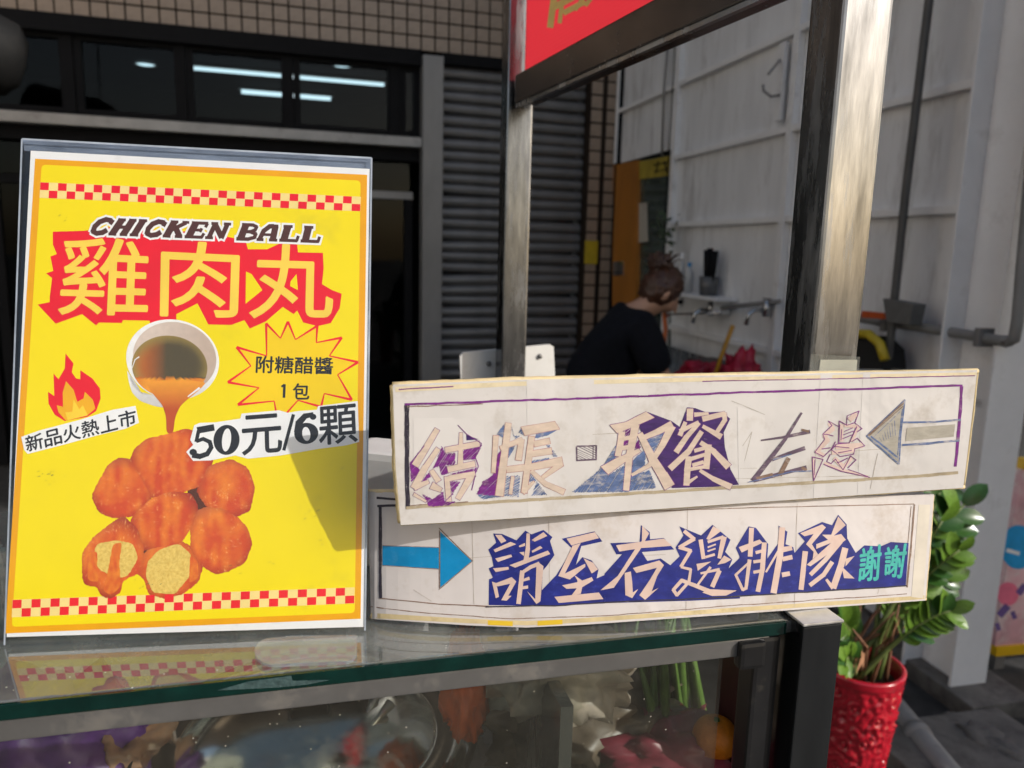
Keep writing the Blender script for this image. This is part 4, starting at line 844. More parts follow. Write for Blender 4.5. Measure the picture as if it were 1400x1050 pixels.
# left-side characters in pen
glyph(SU, 'character', usign, CC, 5.83, [([(562, 200), (430, 410), (300, 580), (170, 745)], 34, (.5, 1.3)), ([(235, 420), (420, 395), (628, 350)], 26, (.5, 1.2)), ([(325, 575), (460, 525), (588, 482)], 36, (.7, .9)), ([(185, 742), (380, 690), (600, 635)], 34, (.8, .9))], [], k_gry, 6, [], None)
pu(7).stroke(CC([(458, 560), (385, 700)]), 6).stroke(CC([(200, 725), (330, 690)]), 4).stroke(CC([(560, 635), (600, 660)]), 4).stroke(CC([(560, 335), (620, 350)]), 3).done('character_stroke', k_brn, usign)
pu(7).line(CC([(130, 755), (300, 715), (480, 670), (640, 665)]), 1.6, .5).line(CC([(330, 575), (480, 530)]), 1.6, .5).done('character_stroke', k_steelblue, usign)
pr = pu(5)
for pts, w_ in (([(780, 280), (810, 330), (740, 385), (770, 420), (680, 510), (740, 545)], 34), ([(880, 290), (880, 430)], 26), ([(900, 300), (1010, 310), (960, 430)], 26), ([(940, 260), (1000, 205)], 40), ([(830, 470), (1050, 460)], 40), ([(800, 520), (980, 500)], 34), ([(820, 560), (900, 640)], 36), ([(960, 560), (890, 640)], 30), ([(655, 570), (660, 720)], 20), ([(740, 600), (900, 660), (1090, 712)], 20)): pr.stroke(CC(pts), w_ / 5.83)
pr.done('character', pm('faint_pink', (.66, .50, .44), .5, .12, 60), usign)
pr = pu(6)
for pts in ([(770, 265), (860, 312)], [(770, 265), (802, 300), (730, 370), (745, 410), (665, 515), (735, 550), (800, 490), (832, 430)], [(815, 385), (765, 372), (735, 372)], [(860, 265), (855, 440), (942, 440), (1000, 310)], [(860, 265), (920, 300), (985, 280), (1045, 325), (1000, 355)], [(920, 300), (925, 225), (1020, 185), (985, 280)], [(900, 350), (970, 320)], [(890, 378), (975, 345)], [(885, 408), (965, 375)], [(880, 330), (875, 420)], [(960, 430), (1005, 405), (1065, 465), (985, 490), (975, 530), (870, 550), (800, 495), (840, 450), (942, 440)], [(790, 530), (758, 590), (795, 605), (830, 570), (890, 655), (950, 545), (995, 575), (930, 640)], [(645, 550), (732, 570), (718, 605), (655, 742), (645, 550)], [(665, 575), (660, 700)], [(735, 612), (880, 668), (1030, 700), (1105, 716)], [(930, 650), (1105, 716)], [(820, 470), (940, 480)], [(850, 520), (960, 500)], [(720, 490), (790, 480)], [(840, 600), (870, 590), (930, 560)]): pr.line(CC(pts), 1.15, .6)
pr.done('character_outline', k_plum, usign)
# grey arrow pointing left
pu(4).poly(CC([(1085, 385), (1378, 110), (1338, 596)])).done('arrow_head', k_shaft, usign)
pr = pu(5)
for k in range(3): pr.line(CC([(1078 + k * 9, 385), (1385 - k * 8, 95 + k * 26)]), 1.4, .6)
pr.done('arrow_edge', k_brn, usign)
pr = pu(6); pr.line(CC([(1385, 95), (1352, 360), (1338, 612)]), 2.0, .5).line(CC([(1362, 170), (1340, 380), (1326, 540)]), 1.2, .6).line(CC([(1078, 385), (1338, 612)]), 2.2, .6).line(CC([(1112, 388), (1328, 560)]), 2.6, .7).line(CC([(1140, 390), (1345, 190)]), .8, .5).line(CC([(1075, 385), (1385, 95)]), 1, .4)
for k in range(7): pr.line(CC([(1180 + k * 20, 395 - k * 22), (1200 + k * 18, 430 - k * 8)]), .5, .8)
pr.line([(1235, 577.5), (1275, 577), (1314, 574)], 2.6, .7).line([(1234, 608), (1270, 606), (1312, 602)], 3.0, .8); pr.done('arrow_outline', k_steelblue, usign)
pu(4).poly([(1240, 585), (1306, 580), (1304, 597), (1238, 603)]).done('arrow_shaft', k_shaft, usign)
pr = pu(3)   # creases and smudges
for q in ([(980, 655), (1190, 650)], [(1012, 640), (1035, 640)], [(1015, 610), (1028, 590), (1018, 630)], [(1140, 618), (1208, 614)], [(1190, 668), (1196, 640), (1200, 620)], [(810, 594), (850, 592)], [(1000, 548), (1046, 567)]): pr.line(q, .55, .6)
pr.done('crease_marks', pm('crease', (.42, .37, .31), .6), usign)['kind'] = 'stuff'

# --- lower sign, bowed towards the viewer
lL, lR = onz(506, 848, ZG + .001), onz(1266, 822, ZG + .001); lu = Vector((lR.x - lL.x, lR.y - lL.y, 0)); LW = lu.length; lu.normalize()
ln0 = Vector((lu.y, -lu.x, 0)); tl2 = R(8); lup = Z3 * math.cos(tl2) - ln0 * math.sin(tl2); lnn = lu.cross(lup).normalized()
if lnn.y > 0: lnn = -lnn
def bowf(u): 
    t = max(0, min(1, u / LW)); return .022 * math.sin(math.pi * t ** .66)
SLo = Sheet(lL, lnn, bowf, lu)
lsign = thing('cardboard_sign', 'lower hand lettered sign with blue shaded characters and a right pointing blue arrow', 'sign', (lL + lR) / 2, 'hand lettered cardboard signs on the cart')
board('board', SLo, [(503, 672), (760, 682), (1000, 683), (1277, 676), (1272, 740), (1265, 821), (1000, 840), (800, 854), (720, 858), (640, 855), (507, 846)], .0045, m_board2, lsign)
roll('tape_edge', SLo, wob(ln([(507, 843), (640, 851), (720, 854), (800, 850), (1000, 836), (1265, 818)]), .4), .0018, m_tape, lsign, -.0020)
roll('tape_edge', SLo, wob(ln([(1274, 677), (1270, 740), (1263, 818)]), .4), .0018, m_tape, lsign, -.0020)
roll('tape_edge', SLo, wob(ln([(503, 672), (545, 672), (760, 680)]), .4), .0018, m_tape, lsign, -.0020)
def pl_(l): return Print(SLo, l)
pl_(1).poly([(507, 838), (640, 846), (720, 849), (800, 845), (1000, 831), (1264, 814), (1264, 819), (1000, 837), (800, 851), (720, 855), (640, 852), (507, 845)]).done('bottom_tape', m_tape, lsign)
pl_(2).poly([(667, 848), (701, 849.5), (701, 856), (667, 854.5)]).done('yellow_tape', k_yel, lsign); pl_(2).poly([(735, 849), (769, 847), (769, 853.5), (735, 855.5)]).done('yellow_tape', k_yel, lsign)
pl_(2).poly([(1256, 690), (1272, 690), (1262, 818), (1246, 816)]).done('edge_tape', pm('pale_edge', (.66, .60, .50), .5, .1), lsign)
pr = pl_(3)
for dx in (-1.4, -.2, 1.0): pr.line([(520 + dx, 692), (520 + dx, 750), (520.5 + dx, 818)], 1.8, .9)
pr.line([(516, 692), (545, 691)], 3.2, .7); pr.done('border_line', k_dark, lsign)
pl_(3).line([(519, 818), (600, 826), (668, 829)], 1.4, .6).line([(506, 829), (560, 836), (690, 846), (830, 842), (1000, 828), (1240, 812)], 1.0, .8).line([(860, 700), (1000, 695), (1250, 689)], 1.2, .5).line([(1250, 690), (1246, 745), (1240, 803)], 2.2, .8).line([(1246, 692), (1236, 800)], .8, .6).done('border_line', k_brn, lsign)
pl_(3).line([(505, 680), (545, 683)], 3.0, .6).done('border_line', k_dark, lsign)
# blue arrow
pl_(3).poly([(523, 746), (600, 749), (600, 778), (523, 773)]).done('arrow_shaft', k_cyan, lsign)
pl_(3).poly([(602, 727), (645, 767), (602, 803)]).done('arrow_head', k_cyan, lsign)
pl_(4).line([(600, 722), (646, 767), (600, 806)], 1.2, .4).line([(601, 725), (601, 804)], 1.3, .4).line([(523, 746), (600, 748.5)], .8, .4).line([(523, 773), (600, 778)], .8, .4).done('arrow_outline', k_brn, lsign)
D = X(650, 690, 6.6667); E_ = X(810, 690, 6.6667); FF = X(980, 680, 5.0)
bp_ = (('lettering_ground', D([(122, 915), (125, 680), (160, 665), (122, 580), (165, 560), (150, 480), (118, 410), (190, 345), (163, 263), (242, 266), (375, 325), (455, 236), (510, 270), (620, 230), (702, 295), (680, 330), (720, 460), (650, 560), (615, 600), (605, 780), (740, 640), (885, 402), (788, 310), (1085, 243), (1158, 335), (965, 378), (915, 550), (975, 478), (1060, 508), (1122, 590), (1105, 672), (1180, 640), (1180, 900), (605, 922)])),
 ('lettering_ground', E_([(115, 898), (110, 630), (270, 452), (218, 452), (163, 350), (430, 340), (443, 186), (522, 250), (525, 315), (650, 303), (745, 408), (450, 432), (500, 512), (622, 490), (710, 552), (795, 470), (758, 390), (830, 280), (793, 198), (990, 280), (1095, 183), (1258, 320), (1210, 430), (1275, 500), (1240, 582), (1345, 482), (1345, 855), (900, 875)])),
 ('lettering_ground', FF([(155, 672), (155, 402), (130, 345), (218, 198), (268, 208), (352, 320), (345, 420), (430, 300), (422, 193), (483, 235), (470, 320), (522, 340), (532, 380), (602, 300), (556, 245), (720, 168), (788, 190), (830, 119), (888, 185), (892, 280), (950, 380), (1010, 328), (1120, 335), (1190, 305), (1312, 312), (1292, 605), (700, 642)])))
for nm, q in bp_: pl_(3).poly(q).done(nm, k_blue, lsign)
pl_(4).line([(664, 829.5), (760, 828), (860, 822), (950, 819), (1060, 812), (1240, 801)], 1.8, .7).done('base_line', k_dark, lsign)
glyph(SLo, 'character', lsign, D, 6.667, [([(482, 262), (478, 400), (458, 520)], 44, (.7, 1)), ([(428, 600), (392, 905)], 42, S1), ([(428, 618), (500, 570), (585, 535)], 34, (.8, 1.1))], [[(180, 275), (235, 275), (282, 330), (235, 352)], [(165, 410), (320, 338), (372, 360), (180, 434)], [(180, 490), (325, 454), (336, 475), (205, 522)], [(160, 580), (300, 567), (306, 590), (185, 614)], [(150, 700), (190, 715), (215, 840), (185, 852)], [(180, 718), (330, 660), (373, 700), (300, 830), (330, 830), (285, 875), (235, 870), (318, 720), (200, 745)], [(512, 322), (620, 250), (656, 285), (540, 337)], [(395, 375), (452, 348), (452, 376), (402, 388)], [(512, 422), (590, 375), (612, 395), (520, 438)], [(400, 435), (446, 428), (442, 468)], [(310, 552), (660, 418), (682, 450), (362, 574)], [(568, 520), (620, 560), (592, 880), (556, 906), (470, 788), (545, 862), (556, 562)], [(430, 680), (490, 655), (496, 685), (430, 702)], [(425, 745), (480, 735), (480, 765), (425, 772)]], k_peach, 7)
glyph(SLo, 'character', lsign, D, 6.667, [], [[(830, 310), (1090, 250), (1126, 305), (965, 345), (875, 372)], [(885, 374), (960, 350), (890, 480), (815, 628), (1000, 538), (1002, 566), (860, 682), (755, 650)], [(985, 488), (1075, 530), (1117, 590), (1060, 627), (1030, 570)], [(790, 735), (930, 706), (1060, 660), (1076, 690), (960, 760), (830, 767)], [(900, 640), (985, 700), (960, 812), (872, 832), (925, 760), (930, 690)], [(720, 840), (1125, 800), (1166, 860), (760, 896)]], k_peach, 7)
glyph(SLo, 'character', lsign, E_, 6.667, [], [[(215, 370), (650, 308), (727, 375), (450, 395), (245, 427)], [(453, 190), (517, 260), (440, 402), (290, 620), (195, 757), (73, 780), (230, 650), (390, 402), (450, 330)], [(293, 622), (350, 608), (362, 700), (368, 800), (417, 768), (362, 852), (300, 825)], [(368, 577), (610, 508), (652, 550), (590, 650), (540, 790), (602, 758), (480, 867), (428, 825), (520, 690), (588, 575), (400, 622)]], k_peach, 7)
glyph(SLo, 'character', lsign, E_, 6.667, [([(835, 238), (925, 312), (795, 388), (895, 420), (805, 568)], 40, (.9, .8)), ([(805, 568), (895, 590), (880, 700), (770, 825), (738, 775), (815, 690), (905, 725), (1080, 795)], 32, (.7, 1.2)), ([(985, 318), (1012, 495)], 40, (1, .9)), ([(1200, 290), (1155, 490)], 44, (1.1, .8)), ([(1050, 340), (1195, 292)], 26, S1), ([(1050, 388), (1125, 362)], 15, S1), ([(1048, 424), (1122, 400)], 15, S1), ([(1030, 478), (1115, 452)], 24, S1), ([(985, 625), (1160, 588)], 28, (.7, 1)), ([(1078, 568), (960, 728)], 30, (.8, .7)), ([(1158, 598), (1090, 750)], 40, S1)], [[(1038, 312), (1100, 195), (1172, 240), (1062, 322)], [(1138, 547), (1200, 463), (1267, 500), (1210, 532)], [(948, 540), (1082, 518), (960, 602)], [(1060, 770), (1315, 782), (1220, 828), (1090, 832), (1000, 800)]], k_peach, 7)
glyph(SLo, 'character', lsign, FF, 5, [([(237, 208), (232, 330), (228, 405)], 32, S1), ([(225, 425), (200, 620), (178, 632), (130, 530), (215, 448)], 21, (1.3, .7)), ([(325, 308), (312, 490), (280, 645)], 34, S1), ([(265, 378), (312, 366)], 22, S1), ([(250, 442), (312, 432)], 22, S1), ([(250, 512), (322, 500)], 22, S1), ([(448, 205), (432, 400), (388, 655)], 42, S1), ([(420, 368), (335, 512)], 14, S1), ([(450, 357), (515, 345)], 36, (1, .8)), ([(450, 422), (517, 408)], 30, S1), ([(445, 530), (500, 520)], 32, S1)], [[(150, 340), (292, 288), (314, 310), (170, 377)]], k_peach, 7)
glyph(SLo, 'character', lsign, FF, 5, [([(606, 368), (590, 500), (576, 632)], 36, S1), ([(850, 300), (740, 430), (640, 530)], 30, S1), ([(878, 345), (850, 460), (795, 622)], 44, S1), ([(795, 622), (748, 560)], 26, (1.1, .6)), ([(790, 440), (730, 530), (635, 602)], 30, S1)], [[(570, 245), (720, 185), (746, 205), (650, 320), (692, 390), (655, 422), (662, 372), (610, 320), (662, 250), (600, 266)], [(830, 130), (882, 190), (800, 262), (850, 250), (882, 290), (740, 402), (640, 472), (615, 460), (780, 312), (680, 352), (680, 320), (760, 290), (720, 255), (782, 255)], [(852, 470), (942, 555), (870, 552)], [(880, 420), (942, 400), (880, 472)]], k_peach, 7)
for q in ([(985, 352), (1128, 318), (1112, 566), (966, 572)], [(1152, 345), (1306, 312), (1268, 556), (1146, 530)]): pl_(6).text('謝', *FF(q), bold=.75).done('character', k_teal, lsign)
pr = pl_(2)
for q in ([(645, 700), (648, 826)], [(610, 765), (680, 760)], [(750, 712), (752, 826)], [(940, 692), (938, 835)], [(1090, 688), (1086, 830)], [(860, 760), (910, 758)], [(1200, 812), (1208, 780)], [(565, 806), (590, 822)]): pr.line(q, .6, .5)
pr.done('crease_marks', pm('crease2', (.45, .39, .33), .6), lsign)['kind'] = 'stuff'

# ================================================================== THINGS ALONG THE WALL
def wq(px, py, out=0): return onpl(px, py, W0 + WN * out, WN)
m_orange = pm('orange_door_paint', (.40, .15, .018), .5, .18, 5, stretch=(1, 1, .3), dirt=(.22, .09, .02), dscale=8, damt=.4)
m_chrome = pm('dull_chrome', (.45, .45, .45), .2, .1, metal=.9)
dr = thing('side_door', 'orange wooden door with a glazed side light at the far end of the wall', 'door', wq(855, 420) * 1)
def wpan(name, pts, out, thick, mat, parent, label=None):
    b = bmesh.new(); prism(b, [wq(x, y, out) for x, y in pts], -WN * thick); bmesh.ops.recalc_face_normals(b, faces=b.faces[:]); return fin(name, b, mat, parent, label=label)
wpan('door_sun_block', [(836, 205), (930, 190), (930, 660), (836, 660)], -.03, .03, m_black, dr)  # black sheet added behind the door bay to block stray sun
lf = wpan('door_leaf', [(838, 226), (871, 219), (868, 640), (836, 640)], .02, .04, m_orange, dr)
wpan('lock_plate', [(838, 358), (852, 357), (852, 376), (838, 377)], .024, .006, m_chrome, dr)
wpan('side_light', [(873, 219), (917, 212), (917, 640), (871, 640)], -.005, .01, pm('green_reflection_pane', (.05, .065, .05), .12, .5, 6, spec=.7), dr)  # opaque pane, dark green reflection painted into its colour
wpan('yellow_notice', [(874, 221), (916, 213), (916, 240), (874, 245)], .004, .004, pm('dull_yellow', (.34, .26, .03), .6, .3, 8), dr)
wpan('white_notice', [(872, 278), (884, 277), (886, 330), (872, 332)], .004, .003, pm('notice_white', (.46, .43, .36), .6, .1), dr)
sb_ = Sheet(W0 + WN * .0045, WN); pr = Print(sb_, 1); pr.text('招牌', (892, 219), (914, 216), (914, 235), (892, 238)) if False else pr.stroke([(893, 226), (914, 222)], 2).stroke([(900, 220), (897, 237)], 2).stroke([(908, 220), (912, 236)], 2).stroke([(894, 235), (914, 231)], 1.6); pr.done('lettering', m_black, dr)
# little hanging plant by the door
hp = wq(908, 320, .10); hg = thing('hanging_plant', 'small dark green plant hanging beside the orange door', 'plant', hp)
m_dgreen = pm('dark_foliage', (.035, .06, .02), .6, .4, 20)
tb('cord', [hp, hp + Z3 * 1.3], .004, m_black, hg, 6)
for k in range(46):
    c = hp + Vector((random.gauss(0, .035), random.gauss(0, .03), random.gauss(-.03, .085))); d = Vector((random.uniform(-1, 1), random.uniform(-1, 1), random.uniform(-1, .4))).normalized(); s_ = d.orthogonal().normalized()
    b = bmesh.new(); v = [b.verts.new(p) for p in (c, c + d * .025 + s_ * .012, c + d * .055, c + d * .025 - s_ * .012)]; b.faces.new(v); fin('leaf', b, m_dgreen, hg)
# shelf with bottles and knife block
sh_ = thing('wall_shelf', 'small white shelf on the wall carrying bottles and brushes', 'shelf', wq(965, 405))
z0 = wq(965, 404).z; ta, tb2 = wt(926, 404), wt(1010, 404)
bx('board', W0 + WD * (ta + tb2) / 2 + WN * .07 + Z3 * z0, (abs(tb2 - ta), .13, .018), m_whiter, sh_, WAX, .002)
for t_ in (ta - .08, tb2 + .08): bx('bracket', W0 + WD * t_ + WN * .05 + Z3 * (z0 - .045), (.012, .09, .07), m_whiter, sh_, WAX)
def bottle(name, label, px, h, r, mat, capm, group):
    t_ = wt(px, 402); p = W0 + WD * t_ + WN * .08 + Z3 * (z0 + .0095); o = thing(name, label, 'bottle', p, group)
    l_ = bmesh.new(); lathe(l_, p, [(.001, 0), (r, 0), (r, h * .68), (r * .45, h * .80), (r * .4, h * .9)], 16); fin('body', l_, mat, o, True)
    l_ = bmesh.new(); lathe(l_, p, [(r * .46, h * .86), (r * .46, h), (.001, h)], 12); fin('cap', l_, capm, o, True)
m_bl = pm('blue_label', (.03, .22, .45), .4, .1); m_cl = pm('milky_plastic', (.42, .43, .43), .3, .1); 
bottle('bottle', 'short blue bottle at the left end of the wall shelf', 937, .12, .026, m_bl, m_whiter, 'bottles on the wall shelf')
bottle('bottle', 'tall thin pale bottle on the wall shelf', 947, .22, .020, m_cl, m_whiter, 'bottles on the wall shelf')
bottle('bottle', 'milky plastic bottle on the wall shelf', 958, .17, .026, m_cl, m_bl, 'bottles on the wall shelf')
t_ = wt(984, 402); p = W0 + WD * t_ + WN * .07 + Z3 * (z0 + .01); kn = thing('knife_holder', 'dark holder with black handled brushes on the wall shelf', 'holder', p)
l_ = bmesh.new(); lathe(l_, p, [(.001, 0), (.045, 0), (.052, .10), (.046, .10), (.04, .01)], 20); fin('cup', l_, pm('smoky_plastic', (.10, .10, .10), .3, .2), kn, True)
for dx, h in ((-.03, .24), (-.005, .25), (.035, .235)): tb('handle', [p + WD * -dx + Z3 * .02, p + WD * -dx * 1.25 + Z3 * .13, p + WD * -dx * 1.5 + Z3 * h], [.008, .014, .017], m_black, kn, 8)
# wall tap and supply pipe
tp_ = thing('wall_tap', 'metal water taps on a horizontal pipe above the sink', 'tap', wq(1010, 420, .05))
tb('pipe', [wq(968, 424, .05), wq(1010, 418, .05), wq(1066, 412, .05)], .011, m_greysteel, tp_)
for px in (972, 1048):
    c = wq(px, 424, .06); tb('spout', [c, c + WN * .06, c + WN * .09 - Z3 * .02, c + WN * .10 - Z3 * .07], .011, m_chrome, tp_); tb('valve', [c - Z3 * .03, c + Z3 * .045], .018, m_chrome, tp_); bx('lever', c + Z3 * .052, (.06, .014, .008), m_chrome, tp_, WAX, .002)
tb('spray_pipe', [wq(908, 430, .12), wq(985, 428, .12)], .006, m_chrome, tp_, 8)
# sink with things in it
sz = wq(990, 512, .25).z; sk = thing('steel_sink', 'stainless sink standing along the white wall behind the signs', 'sink', wq(990, 512, .25))
ta, tb2 = wt(900, 505), wt(1075, 505); cc = W0 + WD * (ta + tb2) / 2 + WN * .27; LN = abs(ta - tb2) 
bx('basin', Vector((cc.x, cc.y, sz - .16)), (LN, .44, .02), m_steel, sk, WAX)
for s_ in (-1, 1): bx('side', Vector((cc.x, cc.y, sz - .075)) + WN * s_ * .22, (LN, .012, .15), m_steel, sk, WAX); bx('end', Vector((cc.x, cc.y, sz - .075)) + WD * s_ * (LN / 2 - .006), (.012, .427, .15), m_steel, sk, WAX)
for s_ in (-1, 1):
    for q in (-1, 1): bx('leg', Vector((cc.x, cc.y, (sz - .17) / 2)) + WD * s_ * (LN / 2 - .05) + WN * q * .17, (.035, .035, sz - .17), m_steel, sk, WAX)
p = wq(1015, 490, .27); lump('red_bag', 'red plastic bag standing in the sink', 'plastic bag', Vector((p.x, p.y, sz - .02)), (.085, .08, .14), pm('red_bag', (.42, .012, .04), .35, .25, 14), 21, ax=WAX, amp=.5)
p = wq(960, 500, .30); lump('red_bag', 'low crumpled red bag beside the upright red bag', 'plastic bag', Vector((p.x, p.y, sz - .05)), (.16, .10, .09), pm('red_bag', (.42, .012, .04)), 22, ax=WAX, amp=.5)
p = wq(975, 485, .20); o = bx('dish_basin', Vector((p.x, p.y, sz - .03)), (.26, .16, .13), pm('black_plastic', (.02, .02, .02), .45, .2), None, WAX, .02); tag(o, 'black plastic basin at the back of the sink', 'basin')
tb_o = tb('garden_hose', [wq(908, 428, .16), wq(910, 450, .17), wq(906, 490, .18), wq(903, 540, .18), wq(904, 700, .1)], .013, pm('orange_hose', (.50, .11, .015), .4, .15)); tag(tb_o, 'orange hose hanging in front of the bending person', 'hose')
o = tb('yellow_stick', [wq(1002, 445, .33), wq(985, 490, .36), wq(972, 530, .40)], .010, pm('yellow_handle', (.52, .25, .015), .4, .1)); tag(o, 'yellow stick leaning across the red bag', 'stick')
# grey pipes on the wall, right of the post
pp = thing('drain_pipe', 'grey plastic drain pipe bending up along the white wall', 'pipe', wq(1385, 466, .05))
tb('horizontal_run', [wq(1160, 432, .07), wq(1205, 440, .07), wq(1290, 452, .07), wq(1370, 466, .07), wq(1382, 466, .07)], .017, m_pvc, pp, 14)
tb('riser', [wq(1374, 468, .07), wq(1386, 464, .07), wq(1391, 440, .07), wq(1412, 200, .07), wq(1440, -150, .07)], .017, m_pvc, pp, 14)
for px, py in ((1345, 461), (1215, 442)): c = wq(px, py, .07); d = WD; bx('clamp', c, (.02, .058, .058), m_greysteel, pp, WAX, .004)
rd = tb('conduit', [wq(1206, 560, .12), wq(1213, 505, .12), wq(1238, 265, .12), wq(1271, -5, .12), wq(1300, -230, .12)], .014, pm('dark_conduit', (.075, .073, .07), .5, .2, 10), None, 10); tag(rd, 'thin dark conduit running up the white wall beside the near post', 'conduit')
p = wq(1232, 424, .14); bk_ = thing('dustpan', 'grey plastic scoop hanging on the drain pipe', 'scoop', p)
wpan('pan', [(1207, 408), (1249, 416), (1243, 444), (1212, 440)], .14, .05, pm('grey_plastic', (.13, .13, .125), .5, .15), bk_); wpan('handle', [(1178, 425), (1207, 428), (1207, 436), (1178, 434)], .15, .02, pm('orange_red', (.50, .09, .02), .4), bk_)
p = wq(1190, 470, .14); tbg = thing('tool_bag', 'black bag with yellow trim hanging under the pipe', 'bag', p)
wpan('body', [(1160, 462), (1185, 459), (1203, 478), (1206, 505), (1150, 505)], .16, .10, pm('black_cloth', (.012, .012, .012), .8), tbg); 
tb('trim', [wq(1168, 456, .17), wq(1188, 457, .17), wq(1203, 470, .17), wq(1210, 492, .17)], .017, pm('yellow_trim', (.48, .36, .02), .5), tbg, 8)
hk = thing('wall_hook', 'small white bracket with hooks high on the wall', 'bracket', wq(1062, 120, .03)); bx('plate', wq(1068, 112, .025), (.05, .02, .34), m_whiter, hk, WAX, .003)
tb('hook', [wq(1066, 82, .04), wq(1058, 92, .09), wq(1050, 102, .12)], .006, m_greysteel, hk, 6); tb('hook', [wq(1066, 130, .04), wq(1054, 132, .08), wq(1044, 124, .11), wq(1043, 116, .11)], .006, m_greysteel, hk, 6)
tg2 = tb('cable', [wq(917, 20, .03), wq(908, 120, .03), wq(905, 212, .03)], .008, m_greysteel, None, 6); tag(tg2, 'thin grey cable hanging down the far white wall', 'cable')
# painted board at the right edge
BPp = at(1357, 884, 2.75); bn = Vector((.20, -.98, 0)); bdr = Vector((.98, .20, 0))
def bq(px, py): return onpl(px, py, BPp, bn)
pbz0, pbz1 = bq(1375, 880).z, bq(1390, 640).z
brd = thing('display_board', 'pink painted board with yellow edging at the right edge', 'board', Vector((BPp.x, BPp.y, 0)) + bdr * .4)
bc = BPp + bdr * .40; BXx = (bdr, bn, Z3)
zc2 = (pbz0 + pbz1) / 2
bx('panel', Vector((bc.x, bc.y, zc2)), (.80, .02, pbz1 - pbz0), pm('board_pink', (.74, .42, .46), .35, .35, 3.5, dirt=(.78, .74, .70), dscale=4, damt=.9, dthr=.47), brd, BXx)
for z in (pbz0 - .018, pbz1 + .018): bx('edge_strip', Vector((bc.x, bc.y, z)) + bn * .004, (.80, .03, .036), pm('board_yellow', (.72, .44, .01), .4, .08), brd, BXx)
SB = Sheet(BPp + bn * .0105, bn); 
Print(SB, 0).ellipse((1392, 748), 24, 30).done('blue_disc', pm('board_blue', (.02, .30, .62), .35, .35, 6), brd)
Print(SB, 1).stroke([(1376, 752), (1394, 757)], 5).done('disc_streak', i_wh, brd)
Print(SB, 0).ellipse((1378, 812), 15, 16).done('pink_disc', pm('board_rose', (.80, .18, .28), .35, .25, 6), brd)
for q_, w_ in (([(1366, 842), (1378, 828)], 10), ([(1363, 852), (1366, 862)], 6), ([(1384, 836), (1388, 846)], 6), ([(1402, 800), (1392, 812)], 9)): Print(SB, 1).stroke(q_, w_).done('violet_stroke', pm('board_violet', (.16, .10, .30), .4, .2), brd)
for s_ in (-.36, .36): bx('leg', Vector((bc.x, bc.y, pbz0 / 2)) + bdr * s_ - bn * .02, (.04, .04, pbz0), m_greysteel, brd, BXx)
# pipe lying on the ground and broken slab edge
a, b_ = onz(1225, 968, .05), onz(1300, 1060, .05); dd = (b_ - a).normalized()
gpp = thing('ground_pipe', 'grey plastic pipe lying on the ground beside the red pot', 'pipe', a); tb('pipe', [a - dd * .7, b_ + dd * .3], .034, m_pvc, gpp, 16); tb('coupling', [onz(1250, 1000, .05), onz(1258, 1010, .05)], .041, m_pvc, gpp, 16)
for k, (px, py, s_) in enumerate(((1345, 1020, .07), (1318, 1000, .05), (1372, 1035, .06))):
    p = onz(px, py, .02); lump('concrete_chunk', ('larger', 'left-hand', 'right-hand')[k] + ' broken concrete chunk on the ground near the white column', 'rubble', p, (s_ * 1.5, s_, s_ * .6), m_conc, 40 + k, ax=WAX, amp=.5, sub=3, group='concrete chunks by the column')

# ================================================================== POTTED PLANT
PZ = .47; pc0 = onz(1176, 906, PZ); RP = .098
pt = thing('potted_plant', 'glossy green plant in an embossed red pot behind the cart corner', 'plant', Vector((pc0.x, pc0.y, 0)))
def emb(a, z, r):
    if z > PZ - .03 or z < .13 or r < .05: return 0
    v = Vector((math.cos(a) * 2.2, math.sin(a) * 2.2, z * 22)); d, p_ = noise.voronoi(v * 1.3)
    return .0075 * math.sin(d[0] * 17) * (1 - min(1, d[0] * .9)) + .003 * noise.noise(v * 3)
m_pot = pm('red_glazed_pot', (.42, .008, .022), .22, .25, 30, spec=.6, dirt=(.20, .02, .02), dscale=30, damt=.5, coat=.3)
l_ = bmesh.new(); n_ = 90; pf_ = [(.001, .004), (.055, .004)]
for k in range(n_ + 1):
    z = .004 + (PZ - .004) * k / n_; r = .062 + (RP - .062) * (z / PZ)
    if z > PZ - .022: r += .005
    if abs(z - .125) < .006: r += .004
    pf_.append((r, z))
pf_ += [(RP - .004, PZ + .002), (RP - .010, PZ - .004), (RP - .014, PZ - .05)]
lathe(l_, Vector((pc0.x, pc0.y, 0)), pf_, 140, None, emb); fin('pot', l_, m_pot, pt, True)
l_ = bmesh.new(); lathe(l_, Vector((pc0.x, pc0.y, 0)), [(.001, PZ - .03), (.05, PZ - .028), (RP - .012, PZ - .035)], 32); fin('soil', l_, pm('potting_soil', (.05, .035, .022), .95, .5, 60, bump=1, bscale=200), pt)
m_leaf_lit = pm('lit_leaf', (.11, .21, .022), .38, .35, 18, spec=.45); m_leaf_shade = pm('shaded_leaf', (.035, .10, .016), .28, .3, 18, spec=.6); m_stem = pm('plant_stem', (.12, .16, .04), .5, .3, 30); m_dry = pm('dry_stem', (.22, .10, .05), .7, .3, 30)  # sunlit and shaded leaves painted as a lighter and a darker green
mleaf = []
